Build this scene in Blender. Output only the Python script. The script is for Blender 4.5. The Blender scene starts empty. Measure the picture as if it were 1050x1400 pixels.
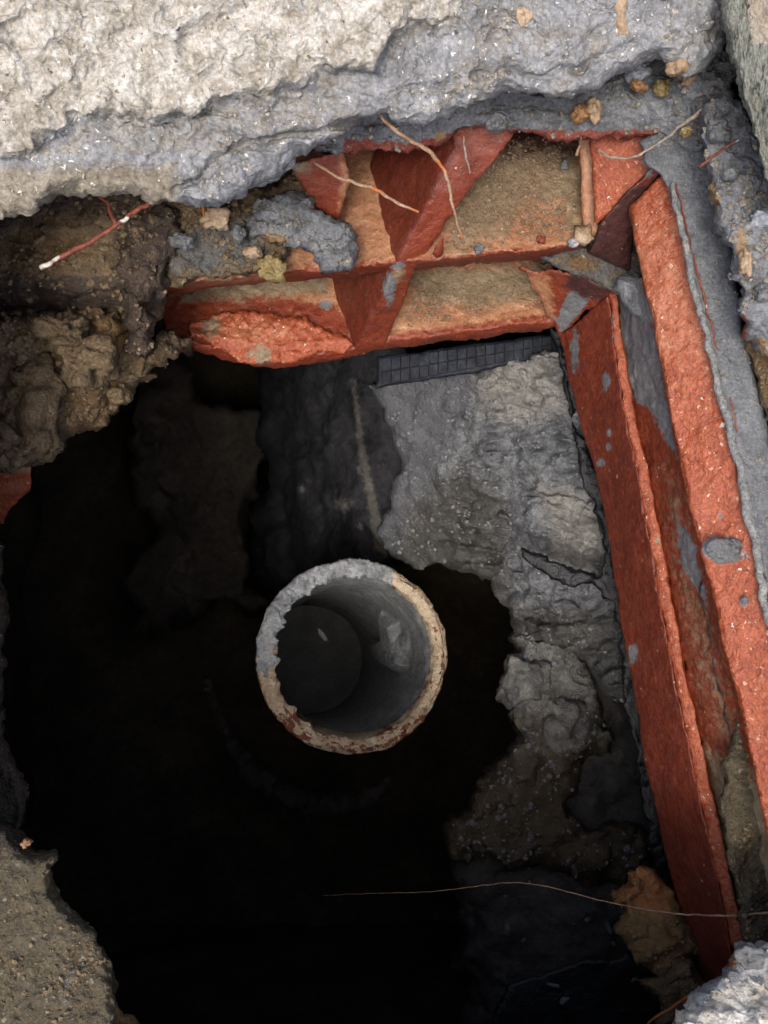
import bpy, math, random
import numpy as np
rnd = random.Random(4)
sc = bpy.context.scene
C = sc.collection

# ------------------------------------------------------------------ camera, sky, sun, exposure
F = 1300.0                       # focal length in units of the photograph's 1400 px height
CZ = 0.5                         # camera half a metre above the broken paving
cam = bpy.data.cameras.new('camera'); camo = bpy.data.objects.new('camera', cam); C.objects.link(camo)
camo.location = (0, 0, CZ); camo.rotation_euler = (0, 0, 0)
cam.sensor_fit = 'VERTICAL'; cam.sensor_height = 36; cam.sensor_width = 27
cam.lens = 36 * F / 1400; cam.clip_start = 0.01; cam.clip_end = 200
sc.camera = camo

SUN_EL, SUN_AZ = math.radians(75), math.radians(205)    # azimuth measured from +Y, clockwise positive
w = bpy.data.worlds.new('World'); sc.world = w; w.use_nodes = True
nt = w.node_tree; nt.nodes.clear()
sky = nt.nodes.new('ShaderNodeTexSky'); sky.sky_type = 'NISHITA'; sky.sun_disc = False
sky.sun_elevation = SUN_EL; sky.sun_rotation = SUN_AZ
sky.air_density = 1.0; sky.dust_density = 6.0; sky.ozone_density = 0.6
bg = nt.nodes.new('ShaderNodeBackground'); bg.inputs[1].default_value = 0.14
wo = nt.nodes.new('ShaderNodeOutputWorld')
nt.links.new(sky.outputs[0], bg.inputs[0]); nt.links.new(bg.outputs[0], wo.inputs[0])
sl = bpy.data.lights.new('sun', 'SUN'); sl.energy = 1.1; sl.angle = math.radians(14); sl.color = (1, .97, .92)
so = bpy.data.objects.new('sun', sl); C.objects.link(so)
so.rotation_euler = (math.pi / 2 - SUN_EL, 0, -SUN_AZ + math.pi)
so.location = (0, 0, 3)
sc.view_settings.view_transform = 'Standard'; sc.view_settings.look = 'None'
sc.view_settings.exposure = 0.9; sc.view_settings.gamma = 1
sc.view_settings.use_curve_mapping = False
sc.cycles.max_bounces = 8; sc.cycles.diffuse_bounces = 5

# ------------------------------------------------------------------ numeric helpers
def W(u, v, d):
    """photograph position and distance below the camera -> world point"""
    u, v, d = np.broadcast_arrays(np.asarray(u, float), np.asarray(v, float), np.asarray(d, float))
    return np.stack([(u - 525) * d / F, (700 - v) * d / F, CZ - d], -1)
def UV(p):
    d = CZ - p[..., 2]
    d = np.maximum(d, .05)
    return 525 + p[..., 0] * F / d, 700 - p[..., 1] * F / d
def hsh(i, j, k, s):
    h = (i.astype(np.int64) * 374761393 + j.astype(np.int64) * 668265263 + k.astype(np.int64) * 2147483647 + s * 974711) & 0xffffffff
    h = ((h ^ (h >> 13)) * 1274126177) & 0xffffffff
    h = ((h ^ (h >> 16)) * 2246822519) & 0xffffffff
    return (h ^ (h >> 15)) & 0xffffffff
def noise(p, s=0):
    """value noise, -1..1, p (N,3)"""
    i = np.floor(p).astype(np.int64); f = p - i; f = f * f * f * (f * (f * 6 - 15) + 10)
    r = 0
    for a in (0, 1):
        for b in (0, 1):
            for c in (0, 1):
                h = hsh(i[:, 0] + a, i[:, 1] + b, i[:, 2] + c, s) / 2147483648.0 - 1
                wt = (f[:, 0] if a else 1 - f[:, 0]) * (f[:, 1] if b else 1 - f[:, 1]) * (f[:, 2] if c else 1 - f[:, 2])
                r = r + h * wt
    return r
ROT = np.array([[.8, .6, 0], [-.36, .48, .8], [.48, -.64, .6]])
def fbm(p, o=4, s=0, g=.5):
    r, a = 0, 1.
    for k in range(o):
        r = r + a * noise(p, s + k * 17); p = p @ ROT * 2.03 + 3.7; a *= g
    return r
def ridged(p, o=4, s=0):
    r, a = 0, 1.
    for k in range(o):
        r = r + a * (1 - 2 * np.abs(noise(p, s + k * 13))); p = p @ ROT * 2.07 + 1.3; a *= .5
    return r
def worley(p, s=0):
    i = np.floor(p).astype(np.int64); best = np.full(len(p), 9.)
    for a in (-1, 0, 1):
        for b in (-1, 0, 1):
            for c in (-1, 0, 1):
                x, y, z = i[:, 0] + a, i[:, 1] + b, i[:, 2] + c
                q = np.stack([x + hsh(x, y, z, s) / 4294967296., y + hsh(x, y, z, s + 1) / 4294967296., z + hsh(x, y, z, s + 2) / 4294967296.], -1)
                best = np.minimum(best, ((q - p) ** 2).sum(1))
    return np.sqrt(best)
def sdist(u, v, poly):
    """signed distance to polygon, positive inside"""
    P = np.asarray(poly, float)[:, :2]; Q = np.roll(P, -1, 0)
    d2 = np.full(u.shape, 1e18); ins = np.zeros(u.shape, bool)
    for (ax, ay), (bx, by) in zip(P, Q):
        ex, ey = bx - ax, by - ay
        t = np.clip(((u - ax) * ex + (v - ay) * ey) / max(ex * ex + ey * ey, 1e-9), 0, 1)
        d2 = np.minimum(d2, (u - ax - t * ex) ** 2 + (v - ay - t * ey) ** 2)
        c = ((ay > v) != (by > v)) & (u < (bx - ax) * (v - ay) / (by - ay + 1e-12) + ax)
        ins ^= c
    return np.sqrt(d2) * np.where(ins, 1, -1)
def sstep(x): x = np.clip(x, 0, 1); return x * x * (3 - 2 * x)
def pm(poly, blur=14):
    """mask from a polygon drawn over the surface, .5 on its outline"""
    return lambda u, v: np.clip(.5 + sdist(u, v, poly) / (2 * blur), 0, 1)
def pmany(*ms): return lambda u, v: np.max([m(u, v) for m in ms], 0)
def spot(*L):
    return lambda u, v: np.max([np.clip(1 - .5 * np.sqrt(((u - a) / ru) ** 2 + ((v - b) / rv) ** 2), 0, 1) for a, b, ru, rv in L], 0)

# ------------------------------------------------------------------ objects
WO = {}
def link(name, V, faces, mat, parent=None, label=None, cat=None, group=None, kind=None, masks=None, smooth=True, origin=None):
    V = np.asarray(V, float)
    if origin is None:
        origin = V.mean(0) if parent is not None else np.array([V[:, 0].mean(), V[:, 1].mean(), V[:, 2].min()])
    me = bpy.data.meshes.new(name)
    me.vertices.add(len(V)); me.vertices.foreach_set('co', (V - origin).astype(np.float32).ravel())
    faces = [np.asarray(f, np.int32) for f in (faces if isinstance(faces, list) else [faces]) if len(f)]
    idx = np.concatenate([f.ravel() for f in faces]); tot = np.concatenate([np.full(len(f), f.shape[1], np.int32) for f in faces])
    st = np.concatenate([[0], np.cumsum(tot)[:-1]]).astype(np.int32)
    me.loops.add(len(idx)); me.loops.foreach_set('vertex_index', idx)
    me.polygons.add(len(tot)); me.polygons.foreach_set('loop_start', st); me.polygons.foreach_set('loop_total', tot)
    me.polygons.foreach_set('use_smooth', np.full(len(tot), smooth))
    me.update(calc_edges=True); me.validate()
    if masks:
        u, v = UV(V)
        for k, fn in masks.items():
            a = me.attributes.new(k, 'FLOAT', 'POINT'); a.data.foreach_set('value', np.asarray(fn(u, v), np.float32))
    me.materials.append(mat)
    o = bpy.data.objects.new(name, me); C.objects.link(o)
    WO[o.name] = origin
    if parent is not None: o.parent = parent; o.location = origin - WO[parent.name]
    else: o.location = origin
    if parent is None and name == 'root': group = 'roots hanging around the broken edge of the hole'
    for k, val in (('label', label), ('category', cat), ('group', group), ('kind', kind)):
        if val: o[k] = val
    return o
def thing(name, at, label, cat, group=None):
    o = bpy.data.objects.new(name, None); C.objects.link(o)
    o.empty_display_size = .02
    p = W(*at); o.location = p; WO[o.name] = p
    o['label'] = label; o['category'] = cat
    if group: o['group'] = group
    return o
def displace(V, amp, seed=0, lumps=None, strata=None):
    D = np.zeros_like(V)
    for scale, a in amp:
        for c in range(3):
            D[:, c] += a * fbm(V / scale + 7.1 * c, 2, seed + 31 * c)
    if lumps:
        for scale, a in lumps:
            wv = worley(V / scale, seed); D[:, 2] += a * (np.clip(1 - wv * 1.25, 0, 1) ** .6 - .4)
    if strata:
        sx, sy, a = strata
        D[:, 2] += a * ridged(np.stack([V[:, 0] / sx, V[:, 1] / sy, V[:, 2] / sy], -1), 3, seed + 5)
    return V + D
def rock(name, poly, dfn, mat, parent=None, step=3., jag=((40, 6), (12, 3)), amp=((.02, .002), (.006, .001), (.0025, .0005)),
         thick=.05, under=10, rnd_px=14, rnd_d=.008, lumps=None, strata=None, seed=0, rings=5, relief=None, **kw):
    """a broken mass: surface inside a ragged outline at real depth, sides that fall away and close underneath"""
    P = np.asarray(poly, float)
    u = np.arange(P[:, 0].min() - 12, P[:, 0].max() + 12 + step, step); v = np.arange(P[:, 1].min() - 12, P[:, 1].max() + 12 + step, step)
    uu, vv = np.meshgrid(u, v); nu, nv = len(u), len(v)
    fu, fv = uu.ravel(), vv.ravel()
    def fld(a, b):
        r = sdist(a, b, P)
        for s, m in jag:
            r = r + m * fbm(np.stack([a / s, b / s, np.full(a.shape, seed * 1.7)], -1), 2, seed)
        return r
    S = fld(fu, fv)
    G = S.reshape(nv, nu); gv, gu = np.gradient(G, step)
    gn = np.sqrt(gu ** 2 + gv ** 2) + 1e-6; gu = (gu / gn).ravel(); gv = (gv / gn).ravel()
    ok = (S > -step * .9).reshape(nv, nu)
    q = ok[:-1, :-1] & ok[1:, :-1] & ok[:-1, 1:] & ok[1:, 1:]
    q &= (np.maximum.reduce([G[:-1, :-1], G[1:, :-1], G[:-1, 1:], G[1:, 1:]]) > 0)
    j, i = np.nonzero(q); b = j * nu + i
    quads = np.stack([b, b + nu, b + nu + 1, b + 1], -1)
    used = np.unique(quads); remap = -np.ones(nu * nv, int); remap[used] = np.arange(len(used)); quads = remap[quads]
    pu, pv, s = fu[used].copy(), fv[used].copy(), S[used]
    gu, gv = gu[used], gv[used]
    E = np.concatenate([quads[:, [0, 1]], quads[:, [1, 2]], quads[:, [2, 3]], quads[:, [3, 0]]])
    key = np.sort(E, 1); key = key[:, 0] * 10 ** 7 + key[:, 1]
    _, inv, cnt = np.unique(key, return_inverse=True, return_counts=True)
    BE = E[cnt[inv] == 1]
    bv = np.unique(BE)
    mv = np.clip(-s[bv], -step, step); pu[bv] += gu[bv] * mv; pv[bv] += gv[bv] * mv; s[bv] = 0
    d = dfn(pu, pv) if callable(dfn) else np.full(pu.shape, float(dfn))
    t = np.clip(s / rnd_px, 0, 1)
    d = d + rnd_d * (1 - np.sqrt(np.clip(1 - (1 - t) ** 2, 0, 1)))
    if relief: d = d - relief(pu, pv)
    V = [W(pu, pv, d)]; faces = [quads]
    n0 = len(pu); bm = -np.ones(n0, int); bm[bv] = np.arange(len(bv)); nb = len(bv)
    du, dv, dd = pu[bv], pv[bv], d[bv]
    prev = bv
    jn = 1 + .5 * fbm(np.stack([du / 22, dv / 22, du * 0 + seed], -1), 3, seed + 3)
    for k in range(1, rings + 1):
        f = k / rings
        ru = du + gu[bv] * under * f * jn; rv = dv + gv[bv] * under * f * jn
        V.append(W(ru, rv, dd + thick * f))
        cur = n0 + (k - 1) * nb + np.arange(nb)
        full = np.empty(n0, int); full[bv] = cur
        pf = np.empty(n0, int); pf[bv] = prev
        faces.append(np.stack([BE[:, 1], BE[:, 0], BE[:, 0], BE[:, 1]], -1) * 0 + np.stack([pf[BE[:, 1]], pf[BE[:, 0]], full[BE[:, 0]], full[BE[:, 1]]], -1))
        prev = cur
    V = np.concatenate(V)
    # closed underneath: the bottom is the plan of the mass again
    last = n0 + (rings - 1) * nb + np.arange(nb); base = len(V)
    V = np.concatenate([V, W(pu, pv, np.maximum(d, dd.mean()) + thick * .98)])
    full = np.arange(n0) + base; full[bv] = last
    faces.append(full[quads[:, ::-1]])
    V = displace(V, amp, seed, lumps, strata)
    faces = np.concatenate(faces)
    us = np.unique(faces); rm = np.zeros(len(V), int); rm[us] = np.arange(len(us))
    return link(name, V[us], rm[faces], mat, parent, **kw)
def plane_d(pts):
    P = np.asarray(pts, float); X = np.c_[P[:, 0] - 525, P[:, 1] - 700, np.ones(len(P))]
    # a true plane: 1/d is linear in the picture
    co, *_ = np.linalg.lstsq(X, 1 / P[:, 2], rcond=None)
    return lambda u, v: 1 / ((u - 525) * co[0] + (v - 700) * co[1] + co[2])
def plate(name, pts, mat, parent=None, thick=.01, **kw):
    a = dict(jag=((30, 1.2), (9, .8)), amp=((.01, .0005), (.003, .0003)), rnd_px=5, rnd_d=.002, under=2, rings=3); a.update(kw)
    return rock(name, [p[:2] for p in pts], plane_d(pts), mat, parent, thick=thick, **a)
def resample(c, n):
    c = np.asarray(c, float); seg = np.r_[0, np.cumsum(np.sqrt((np.diff(c[:, :2], axis=0) ** 2).sum(1)))]
    # smooth (Catmull-like) resampling
    t = np.linspace(0, seg[-1], n)
    return np.stack([np.interp(t, seg, c[:, k]) for k in range(c.shape[1])], -1)
def solid(name, A, B, offA, offB, mat, parent=None, step=3., r=.0015, amp=((.02, .0006), (.005, .0004), (.002, .0002)), chip=.0015, seed=0, **kw):
    """a bar or web of fired clay between two edges A and B, thickened by the offsets, with worn rounded arrises"""
    A, B = np.asarray(A, float), np.asarray(B, float)
    L = max(np.sqrt((np.diff(A[:, :2], axis=0) ** 2).sum(1)).sum(), np.sqrt((np.diff(B[:, :2], axis=0) ** 2).sum(1)).sum())
    n = int(max(4, L / step)) + 1; A, B = resample(A, n), resample(B, n)
    A2, B2 = W(*(A + offA).T), W(*(B + offB).T); A1, B1 = W(*A.T), W(*B.T)
    wid = np.linalg.norm(A1 - B1, axis=1).mean(); dep = (np.linalg.norm(A1 - A2, axis=1).mean() + np.linalg.norm(B1 - B2, axis=1).mean()) / 2
    leng = np.linalg.norm(np.diff(A1, axis=0), axis=1).sum(); mm = leng / n
    m = int(max(3, min(wid / mm, 120))) + 1; k = int(max(3, min(dep / mm, 30))) + 1
    ids = {}; P = []
    def vid(a, b, c):
        if (a, b, c) not in ids: ids[(a, b, c)] = len(P); P.append((a, b, c))
        return ids[(a, b, c)]
    Fc = []
    for a in range(n - 1):
        for b in range(m - 1):
            Fc.append((vid(a, b, 0), vid(a + 1, b, 0), vid(a + 1, b + 1, 0), vid(a, b + 1, 0)))
            Fc.append((vid(a, b, k - 1), vid(a, b + 1, k - 1), vid(a + 1, b + 1, k - 1), vid(a + 1, b, k - 1)))
        for c in range(k - 1):
            Fc.append((vid(a, 0, c), vid(a, 0, c + 1), vid(a + 1, 0, c + 1), vid(a + 1, 0, c)))
            Fc.append((vid(a, m - 1, c), vid(a + 1, m - 1, c), vid(a + 1, m - 1, c + 1), vid(a, m - 1, c + 1)))
    for b in range(m - 1):
        for c in range(k - 1):
            Fc.append((vid(0, b, c), vid(0, b + 1, c), vid(0, b + 1, c + 1), vid(0, b, c + 1)))
            Fc.append((vid(n - 1, b, c), vid(n - 1, b, c + 1), vid(n - 1, b + 1, c + 1), vid(n - 1, b + 1, c)))
    P = np.array(P, float)
    S = np.stack([P[:, 0] / (n - 1) * leng, P[:, 1] / (m - 1) * wid, P[:, 2] / (k - 1) * dep], -1)
    dim = np.array([leng, wid, dep]); rr = np.minimum(r, dim * .45)
    Cc = np.clip(S, rr, dim - rr); dv = S - Cc; ln = np.linalg.norm(dv, axis=1); m2 = ln > 1e-9
    nm = (np.abs(dv) > 1e-9).sum(1)
    S[m2] = Cc[m2] + dv[m2] / ln[m2][:, None] * np.minimum(ln[m2], rr.mean())[:, None]
    q = S / dim; s = q[:, 0] * (n - 1); i0 = np.clip(np.floor(s).astype(int), 0, n - 2); f = np.clip(s - i0, 0, 1)[:, None]
    g = lambda X: X[i0] * (1 - f) + X[i0 + 1] * f
    t, z = q[:, 1:2], q[:, 2:3]
    V = (g(A1) * (1 - t) + g(B1) * t) * (1 - z) + (g(A2) * (1 - t) + g(B2) * t) * z
    if chip:
        e = np.clip(1 - np.sort(np.minimum(S, dim - S), 1)[:, 1] / .004, 0, 1)
        cen = (g(A1) + g(B1) + g(A2) + g(B2)) / 4; dr = cen - V; dr /= np.linalg.norm(dr, axis=1)[:, None] + 1e-9
        V = V + dr * (chip * e * np.clip(fbm(V / .006, 3, seed + 2) + .2, 0, 1.5))[:, None]
    V = displace(V, amp, seed)
    return link(name, V, np.array(Fc), mat, parent, **kw)
def tube(name, pts, rad, mat, parent=None, seg=8, wob=.0, seed=0, n=None, **kw):
    """a root or cord along photograph points (u, v, depth); rad in metres, number or list"""
    P = np.asarray(pts, float); n = n or max(12, len(P) * 8)
    # Catmull-Rom
    Q = np.vstack([2 * P[0] - P[1], P, 2 * P[-1] - P[-2]]); out = []
    for t in np.linspace(0, len(P) - 1 - 1e-6, n):
        i = int(t); f = t - i; a, b, c, d = Q[i:i + 4]
        out.append(.5 * ((2 * b) + (-a + c) * f + (2 * a - 5 * b + 4 * c - d) * f * f + (-a + 3 * b - 3 * c + d) * f ** 3))
    X = W(*np.array(out).T)
    X = X + wob * np.stack([fbm(X / .006 + 5 * k, 2, seed + k) for k in range(3)], -1)
    R = np.interp(np.linspace(0, 1, n), np.linspace(0, 1, len(np.atleast_1d(rad))), np.atleast_1d(rad))
    R = R * (1 + .18 * fbm(X / .004, 2, seed + 9))
    T = np.gradient(X, axis=0); T /= np.linalg.norm(T, axis=1)[:, None] + 1e-12
    N = np.cross(T, [0.1, .2, 1.]); N /= np.linalg.norm(N, axis=1)[:, None] + 1e-12; Bn = np.cross(T, N)
    a = np.linspace(0, 2 * np.pi, seg, endpoint=False)
    V = X[:, None] + R[:, None, None] * (np.cos(a)[None, :, None] * N[:, None] + np.sin(a)[None, :, None] * Bn[:, None])
    V = V.reshape(-1, 3); V = np.vstack([V, X[:1], X[-1:]])
    i, j = np.meshgrid(np.arange(n - 1), np.arange(seg), indexing='ij'); i, j = i.ravel(), j.ravel(); j2 = (j + 1) % seg
    q = np.stack([i * seg + j, i * seg + j2, (i + 1) * seg + j2, (i + 1) * seg + j], -1)
    jj = np.arange(seg); t1 = np.stack([np.full(seg, n * seg), (jj + 1) % seg, jj], -1)
    t2 = np.stack([np.full(seg, n * seg + 1), (n - 1) * seg + jj, (n - 1) * seg + (jj + 1) % seg], -1)
    return link(name, V, [q, np.vstack([t1, t2])], mat, parent, **kw)
def pebble(name, at, size, mat, parent=None, seed=0, rot=0., rough=.3, n=22, **kw):
    """a lump of stone or mortar: at = (u, v, depth), size = (pixels across, pixels down, metres high)"""
    th, ph = np.meshgrid(np.linspace(0, np.pi, n), np.linspace(0, 2 * np.pi, 2 * n, endpoint=False), indexing='ij')
    D = np.stack([np.sin(th) * np.cos(ph), np.sin(th) * np.sin(ph), np.cos(th)], -1).reshape(-1, 3)
    rr = 1 + rough * fbm(D * 1.5 + seed * 3.3, 3, seed) - rough * .5 * np.clip(ridged(D * 1.1 + seed, 2, seed + 4), 0, 1)
    D = np.sign(D) * np.abs(D) ** .85
    k = at[2] / F; S = D * rr[:, None] * np.array([size[0] / 2 * k, size[1] / 2 * k, size[2] / 2])
    c, s = math.cos(rot), math.sin(rot); S = S @ np.array([[c, s, 0], [-s, c, 0], [0, 0, 1]])
    V = S + W(*at)
    m = 2 * n; i, j = np.meshgrid(np.arange(n - 1), np.arange(m), indexing='ij'); i, j = i.ravel(), j.ravel(); j2 = (j + 1) % m
    q = np.stack([i * m + j, (i + 1) * m + j, (i + 1) * m + j2, i * m + j2], -1)
    return link(name, V, q, mat, parent, **kw)

# ------------------------------------------------------------------ materials
def lin(c):
    return tuple(((x / 255) / 12.92 if x / 255 <= .04045 else ((x / 255 + .055) / 1.055) ** 2.4) for x in c) + (1,)
class NB:
    def __init__(s, m): s.t = m.node_tree; s.t.nodes.clear()
    def n(s, ty, **k):
        o = s.t.nodes.new(ty)
        for a, b in k.items(): setattr(o, a, b)
        return o
    def l(s, a, b): s.t.links.new(a, b)
    def mth(s, op, a, b=None, c=None):
        o = s.n('ShaderNodeMath', operation=op)
        for i, x in enumerate((a, b, c)):
            if x is None: continue
            if isinstance(x, (int, float)): o.inputs[i].default_value = x
            else: s.l(x, o.inputs[i])
        return o.outputs[0]
    def noise(s, co, sc, det=4, rough=.55, dist=0):
        o = s.n('ShaderNodeTexNoise'); o.inputs['Scale'].default_value = sc; o.inputs['Detail'].default_value = det
        o.inputs['Roughness'].default_value = rough; o.inputs['Distortion'].default_value = dist; s.l(co, o.inputs['Vector']); return o.outputs['Fac']
    def vor(s, co, sc, out='Distance', feat='F1'):
        o = s.n('ShaderNodeTexVoronoi', feature=feat); o.inputs['Scale'].default_value = sc; s.l(co, o.inputs['Vector']); return o.outputs[out]
    def rng(s, x, a, b, c=0., d=1., smooth=True):
        o = s.n('ShaderNodeMapRange'); o.interpolation_type = 'SMOOTHSTEP' if smooth else 'LINEAR'
        o.inputs[1].default_value = a; o.inputs[2].default_value = b; o.inputs[3].default_value = c; o.inputs[4].default_value = d
        s.l(x, o.inputs[0]); return o.outputs[0]
    def mix(s, f, a, b, mode='MIX'):
        o = s.n('ShaderNodeMix', data_type='RGBA', blend_type=mode)
        for k, x in ((0, f), (6, a), (7, b)):
            if isinstance(x, (int, float, tuple)): o.inputs[k].default_value = x
            else: s.l(x, o.inputs[k])
        return o.outputs[2]
    def ramp(s, x, stops):
        o = s.n('ShaderNodeValToRGB'); r = o.color_ramp
        while len(r.elements) < len(stops): r.elements.new(.5)
        for e, (p, c) in zip(r.elements, stops): e.position = p; e.color = lin(c)
        s.l(x, o.inputs[0]); return o.outputs[0]
def spread(cols):
    n = len(cols); return [(.3 + .4 * i / (n - 1), c) for i, c in enumerate(cols)]
def mat(name, cols, scale=60., over=(), specks=(), rough=(.75, .95), bump=1., fine=700., spec=.35, wet=None, stretch=None, pits=0., coat=0.):
    """cols: sRGB tones mixed by noise. over: (attribute, tones, softness) layers placed by surface attributes.
    specks: (voronoi scale, radius, colour, share of cells)"""
    m = bpy.data.materials.new(name); m.use_nodes = True; b = NB(m)
    tc = b.n('ShaderNodeTexCoord'); oi = b.n('ShaderNodeObjectInfo')
    ad = b.n('ShaderNodeVectorMath', operation='ADD'); b.l(tc.outputs['Object'], ad.inputs[0])
    sc_ = b.n('ShaderNodeVectorMath', operation='SCALE'); b.l(oi.outputs['Location'], sc_.inputs[0]); sc_.inputs['Scale'].default_value = 1.0
    b.l(sc_.outputs[0], ad.inputs[1]); co = ad.outputs[0]
    cs = co
    if stretch:
        mp = b.n('ShaderNodeMapping'); mp.inputs['Scale'].default_value = stretch[:3]; mp.inputs['Rotation'].default_value = (0, 0, stretch[3] if len(stretch) > 3 else 0)
        mp.vector_type = 'TEXTURE' if False else 'POINT'; b.l(co, mp.inputs['Vector']); cs = mp.outputs[0]
    n1 = b.noise(cs, scale, 6, .62); n2 = b.noise(cs, scale * 5.3, 5, .6); n3 = b.noise(co, fine, 3, .6)
    t = b.mth('ADD', b.mth('MULTIPLY', n1, .62), b.mth('MULTIPLY', n2, .38))
    col = b.ramp(t, spread(cols))
    wn = b.noise(co, 170, 5, .65); wfac = b.noise(co, 620, 3, .6)
    edge = b.mth('ADD', b.mth('MULTIPLY', b.mth('SUBTRACT', wn, .5), 1.5), b.mth('MULTIPLY', b.mth('SUBTRACT', wfac, .5), .7))
    for at, tones, soft in over:
        a = b.n('ShaderNodeAttribute', attribute_name=at)
        has = b.rng(a.outputs['Fac'], .02, .25)
        f = b.mth('MULTIPLY', b.rng(b.mth('ADD', a.outputs['Fac'], b.mth('MULTIPLY', edge, .95)), .5 - soft, .5 + soft), has)
        col = b.mix(f, col, b.ramp(t, spread(tones)))
    if specks:
        dn = b.n('ShaderNodeTexNoise'); dn.inputs['Scale'].default_value = 420; dn.inputs['Detail'].default_value = 3; b.l(co, dn.inputs['Vector'])
        ds = b.n('ShaderNodeVectorMath', operation='MULTIPLY_ADD'); b.l(dn.outputs['Color'], ds.inputs[0]); ds.inputs[1].default_value = (.0055, .0055, .0055); b.l(co, ds.inputs[2])
    for vs, rad, c, share in specks:
        vo = b.n('ShaderNodeTexVoronoi'); vo.inputs['Scale'].default_value = vs; b.l(ds.outputs[0], vo.inputs['Vector'])
        sp = b.n('ShaderNodeSeparateColor'); b.l(vo.outputs['Color'], sp.inputs[0])
        sel = b.mth('LESS_THAN', sp.outputs[0], share)
        rv = b.mth('MULTIPLY', sp.outputs[1], rad)
        f = b.mth('MULTIPLY', sel, b.rng(b.mth('SUBTRACT', vo.outputs['Distance'], rv), -.04, .06, 1., 0.))
        col = b.mix(f, col, lin(c))
    # grain: tone changes a little at every grain
    col = b.mix(1., col, b.ramp(b.noise(co, fine * .8, 4, .7), [(.25, (178, 176, 172)), (.75, (255, 255, 255))]), 'MULTIPLY')
    p = b.n('ShaderNodeBsdfPrincipled'); b.l(col, p.inputs['Base Color'])
    r = b.rng(b.noise(co, 130, 4, .6), .3, .7, rough[0], rough[1])
    b.l(r, p.inputs['Roughness']); p.inputs['Specular IOR Level'].default_value = spec
    if coat: p.inputs['Coat Weight'].default_value = coat; p.inputs['Coat Roughness'].default_value = .15
    h = b.mth('ADD', b.mth('MULTIPLY', n2, .0022), b.mth('MULTIPLY', n3, .0011))
    if pits:
        h = b.mth('SUBTRACT', h, b.mth('MULTIPLY', b.rng(b.vor(co, 240), 0., .5, 1., 0.), .0006 * pits))
    bp = b.n('ShaderNodeBump'); bp.inputs['Strength'].default_value = min(1., bump); bp.inputs['Distance'].default_value = 1. * max(1, bump)
    b.l(h, bp.inputs['Height']); b.l(bp.outputs[0], p.inputs['Normal'])
    o = b.n('ShaderNodeOutputMaterial'); b.l(p.outputs[0], o.inputs[0])
    return m

GREYBLUE = [(88, 92, 98), (124, 130, 138), (150, 156, 164), (172, 176, 180)]
REDCLAY = [(110, 47, 28), (135, 60, 37), (153, 74, 48)]
TAN = [(152, 104, 74), (180, 128, 94), (194, 150, 116)]
DUST = [(112, 96, 74), (148, 130, 104), (170, 154, 128)]
M = {}
M['slab'] = mat('pale_limestone', [(114, 106, 92), (176, 170, 158), (206, 203, 196), (232, 231, 227)], 75,
    over=[('grey', [(94, 95, 98), (130, 132, 135), (158, 160, 163), (190, 190, 190)], .1), ('olive', [(106, 98, 84), (142, 134, 119), (174, 168, 156)], .35), ('rust', [(120, 78, 50), (158, 108, 72), (178, 140, 104)], .1)],
    specks=[(160, .2, (92, 86, 78), .1), (330, .34, (238, 236, 230), .16), (240, .3, (120, 108, 90), .14)], rough=(.65, .95), bump=.6)
M['mortar'] = mat('blue_grey_mortar', [(72, 74, 76), (104, 107, 111), (134, 137, 141), (160, 162, 164)], 50,
    over=[('red', [(112, 50, 42), (140, 70, 58), (150, 92, 80)], .1), ('tan', [(120, 92, 64), (156, 128, 96), (170, 150, 120)], .12)],
    specks=[(190, .2, (190, 186, 176), .1), (150, .2, (50, 52, 56), .1)], rough=(.55, .85), bump=1., pits=1)
M['smooth_mortar'] = mat('smooth_mortar', [(84, 88, 92), (110, 114, 119), (132, 136, 141)], 70, specks=[(260, .16, (160, 162, 164), .08)], rough=(.5, .75), bump=.6)
M['veined'] = mat('veined_stone', [(30, 33, 34), (62, 66, 66), (156, 158, 146), (52, 58, 54), (96, 100, 96)], 90, stretch=(2.2, .45, 1, .2), rough=(.5, .8), over=[('pale', [(150, 140, 124), (184, 172, 156), (200, 192, 178)], .1)])
M['clay'] = mat('red_fired_clay', REDCLAY, 40,
    over=[('tan', TAN, .3), ('dust', DUST, .32), ('inner', [(92, 40, 26), (112, 48, 32), (126, 58, 40)], .3), ('grey', [(94, 96, 99), (120, 122, 125), (146, 148, 150)], .12), ('dark', [(52, 34, 34), (78, 46, 42), (96, 60, 54)], .25)],  # 'inner' carries the shade of recessed and front faces as darker clay
    specks=[(300, .2, (196, 150, 118), .1), (170, .16, (226, 214, 200), .04)], rough=(.38, .65), bump=.55, fine=600, spec=.5)
M['clay_gloss'] = mat('wet_red_clay', [(136, 60, 36), (166, 82, 50), (192, 108, 74)], 120,
    over=[('tan', TAN, .2), ('dust', DUST, .16), ('grey', [(84, 92, 100), (116, 122, 130), (140, 146, 152)], .06), ('pale', [(168, 92, 60), (186, 112, 80), (200, 138, 108)], .2)],
    specks=[(380, .4, (208, 160, 124), .2), (300, .3, (238, 226, 212), .12), (260, .12, (90, 44, 34), .06)], rough=(.12, .42), bump=.6, fine=420, spec=.5)  # pale specks paint wet glints into the clay colour
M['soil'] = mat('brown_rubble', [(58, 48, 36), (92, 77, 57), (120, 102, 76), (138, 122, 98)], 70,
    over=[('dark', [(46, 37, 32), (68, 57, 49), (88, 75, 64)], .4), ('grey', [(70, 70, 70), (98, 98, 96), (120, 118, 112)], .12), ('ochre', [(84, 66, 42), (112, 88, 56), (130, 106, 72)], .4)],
    specks=[(180, .2, (150, 140, 120), .1)], rough=(.5, .85), bump=1., pits=.6)
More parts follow.
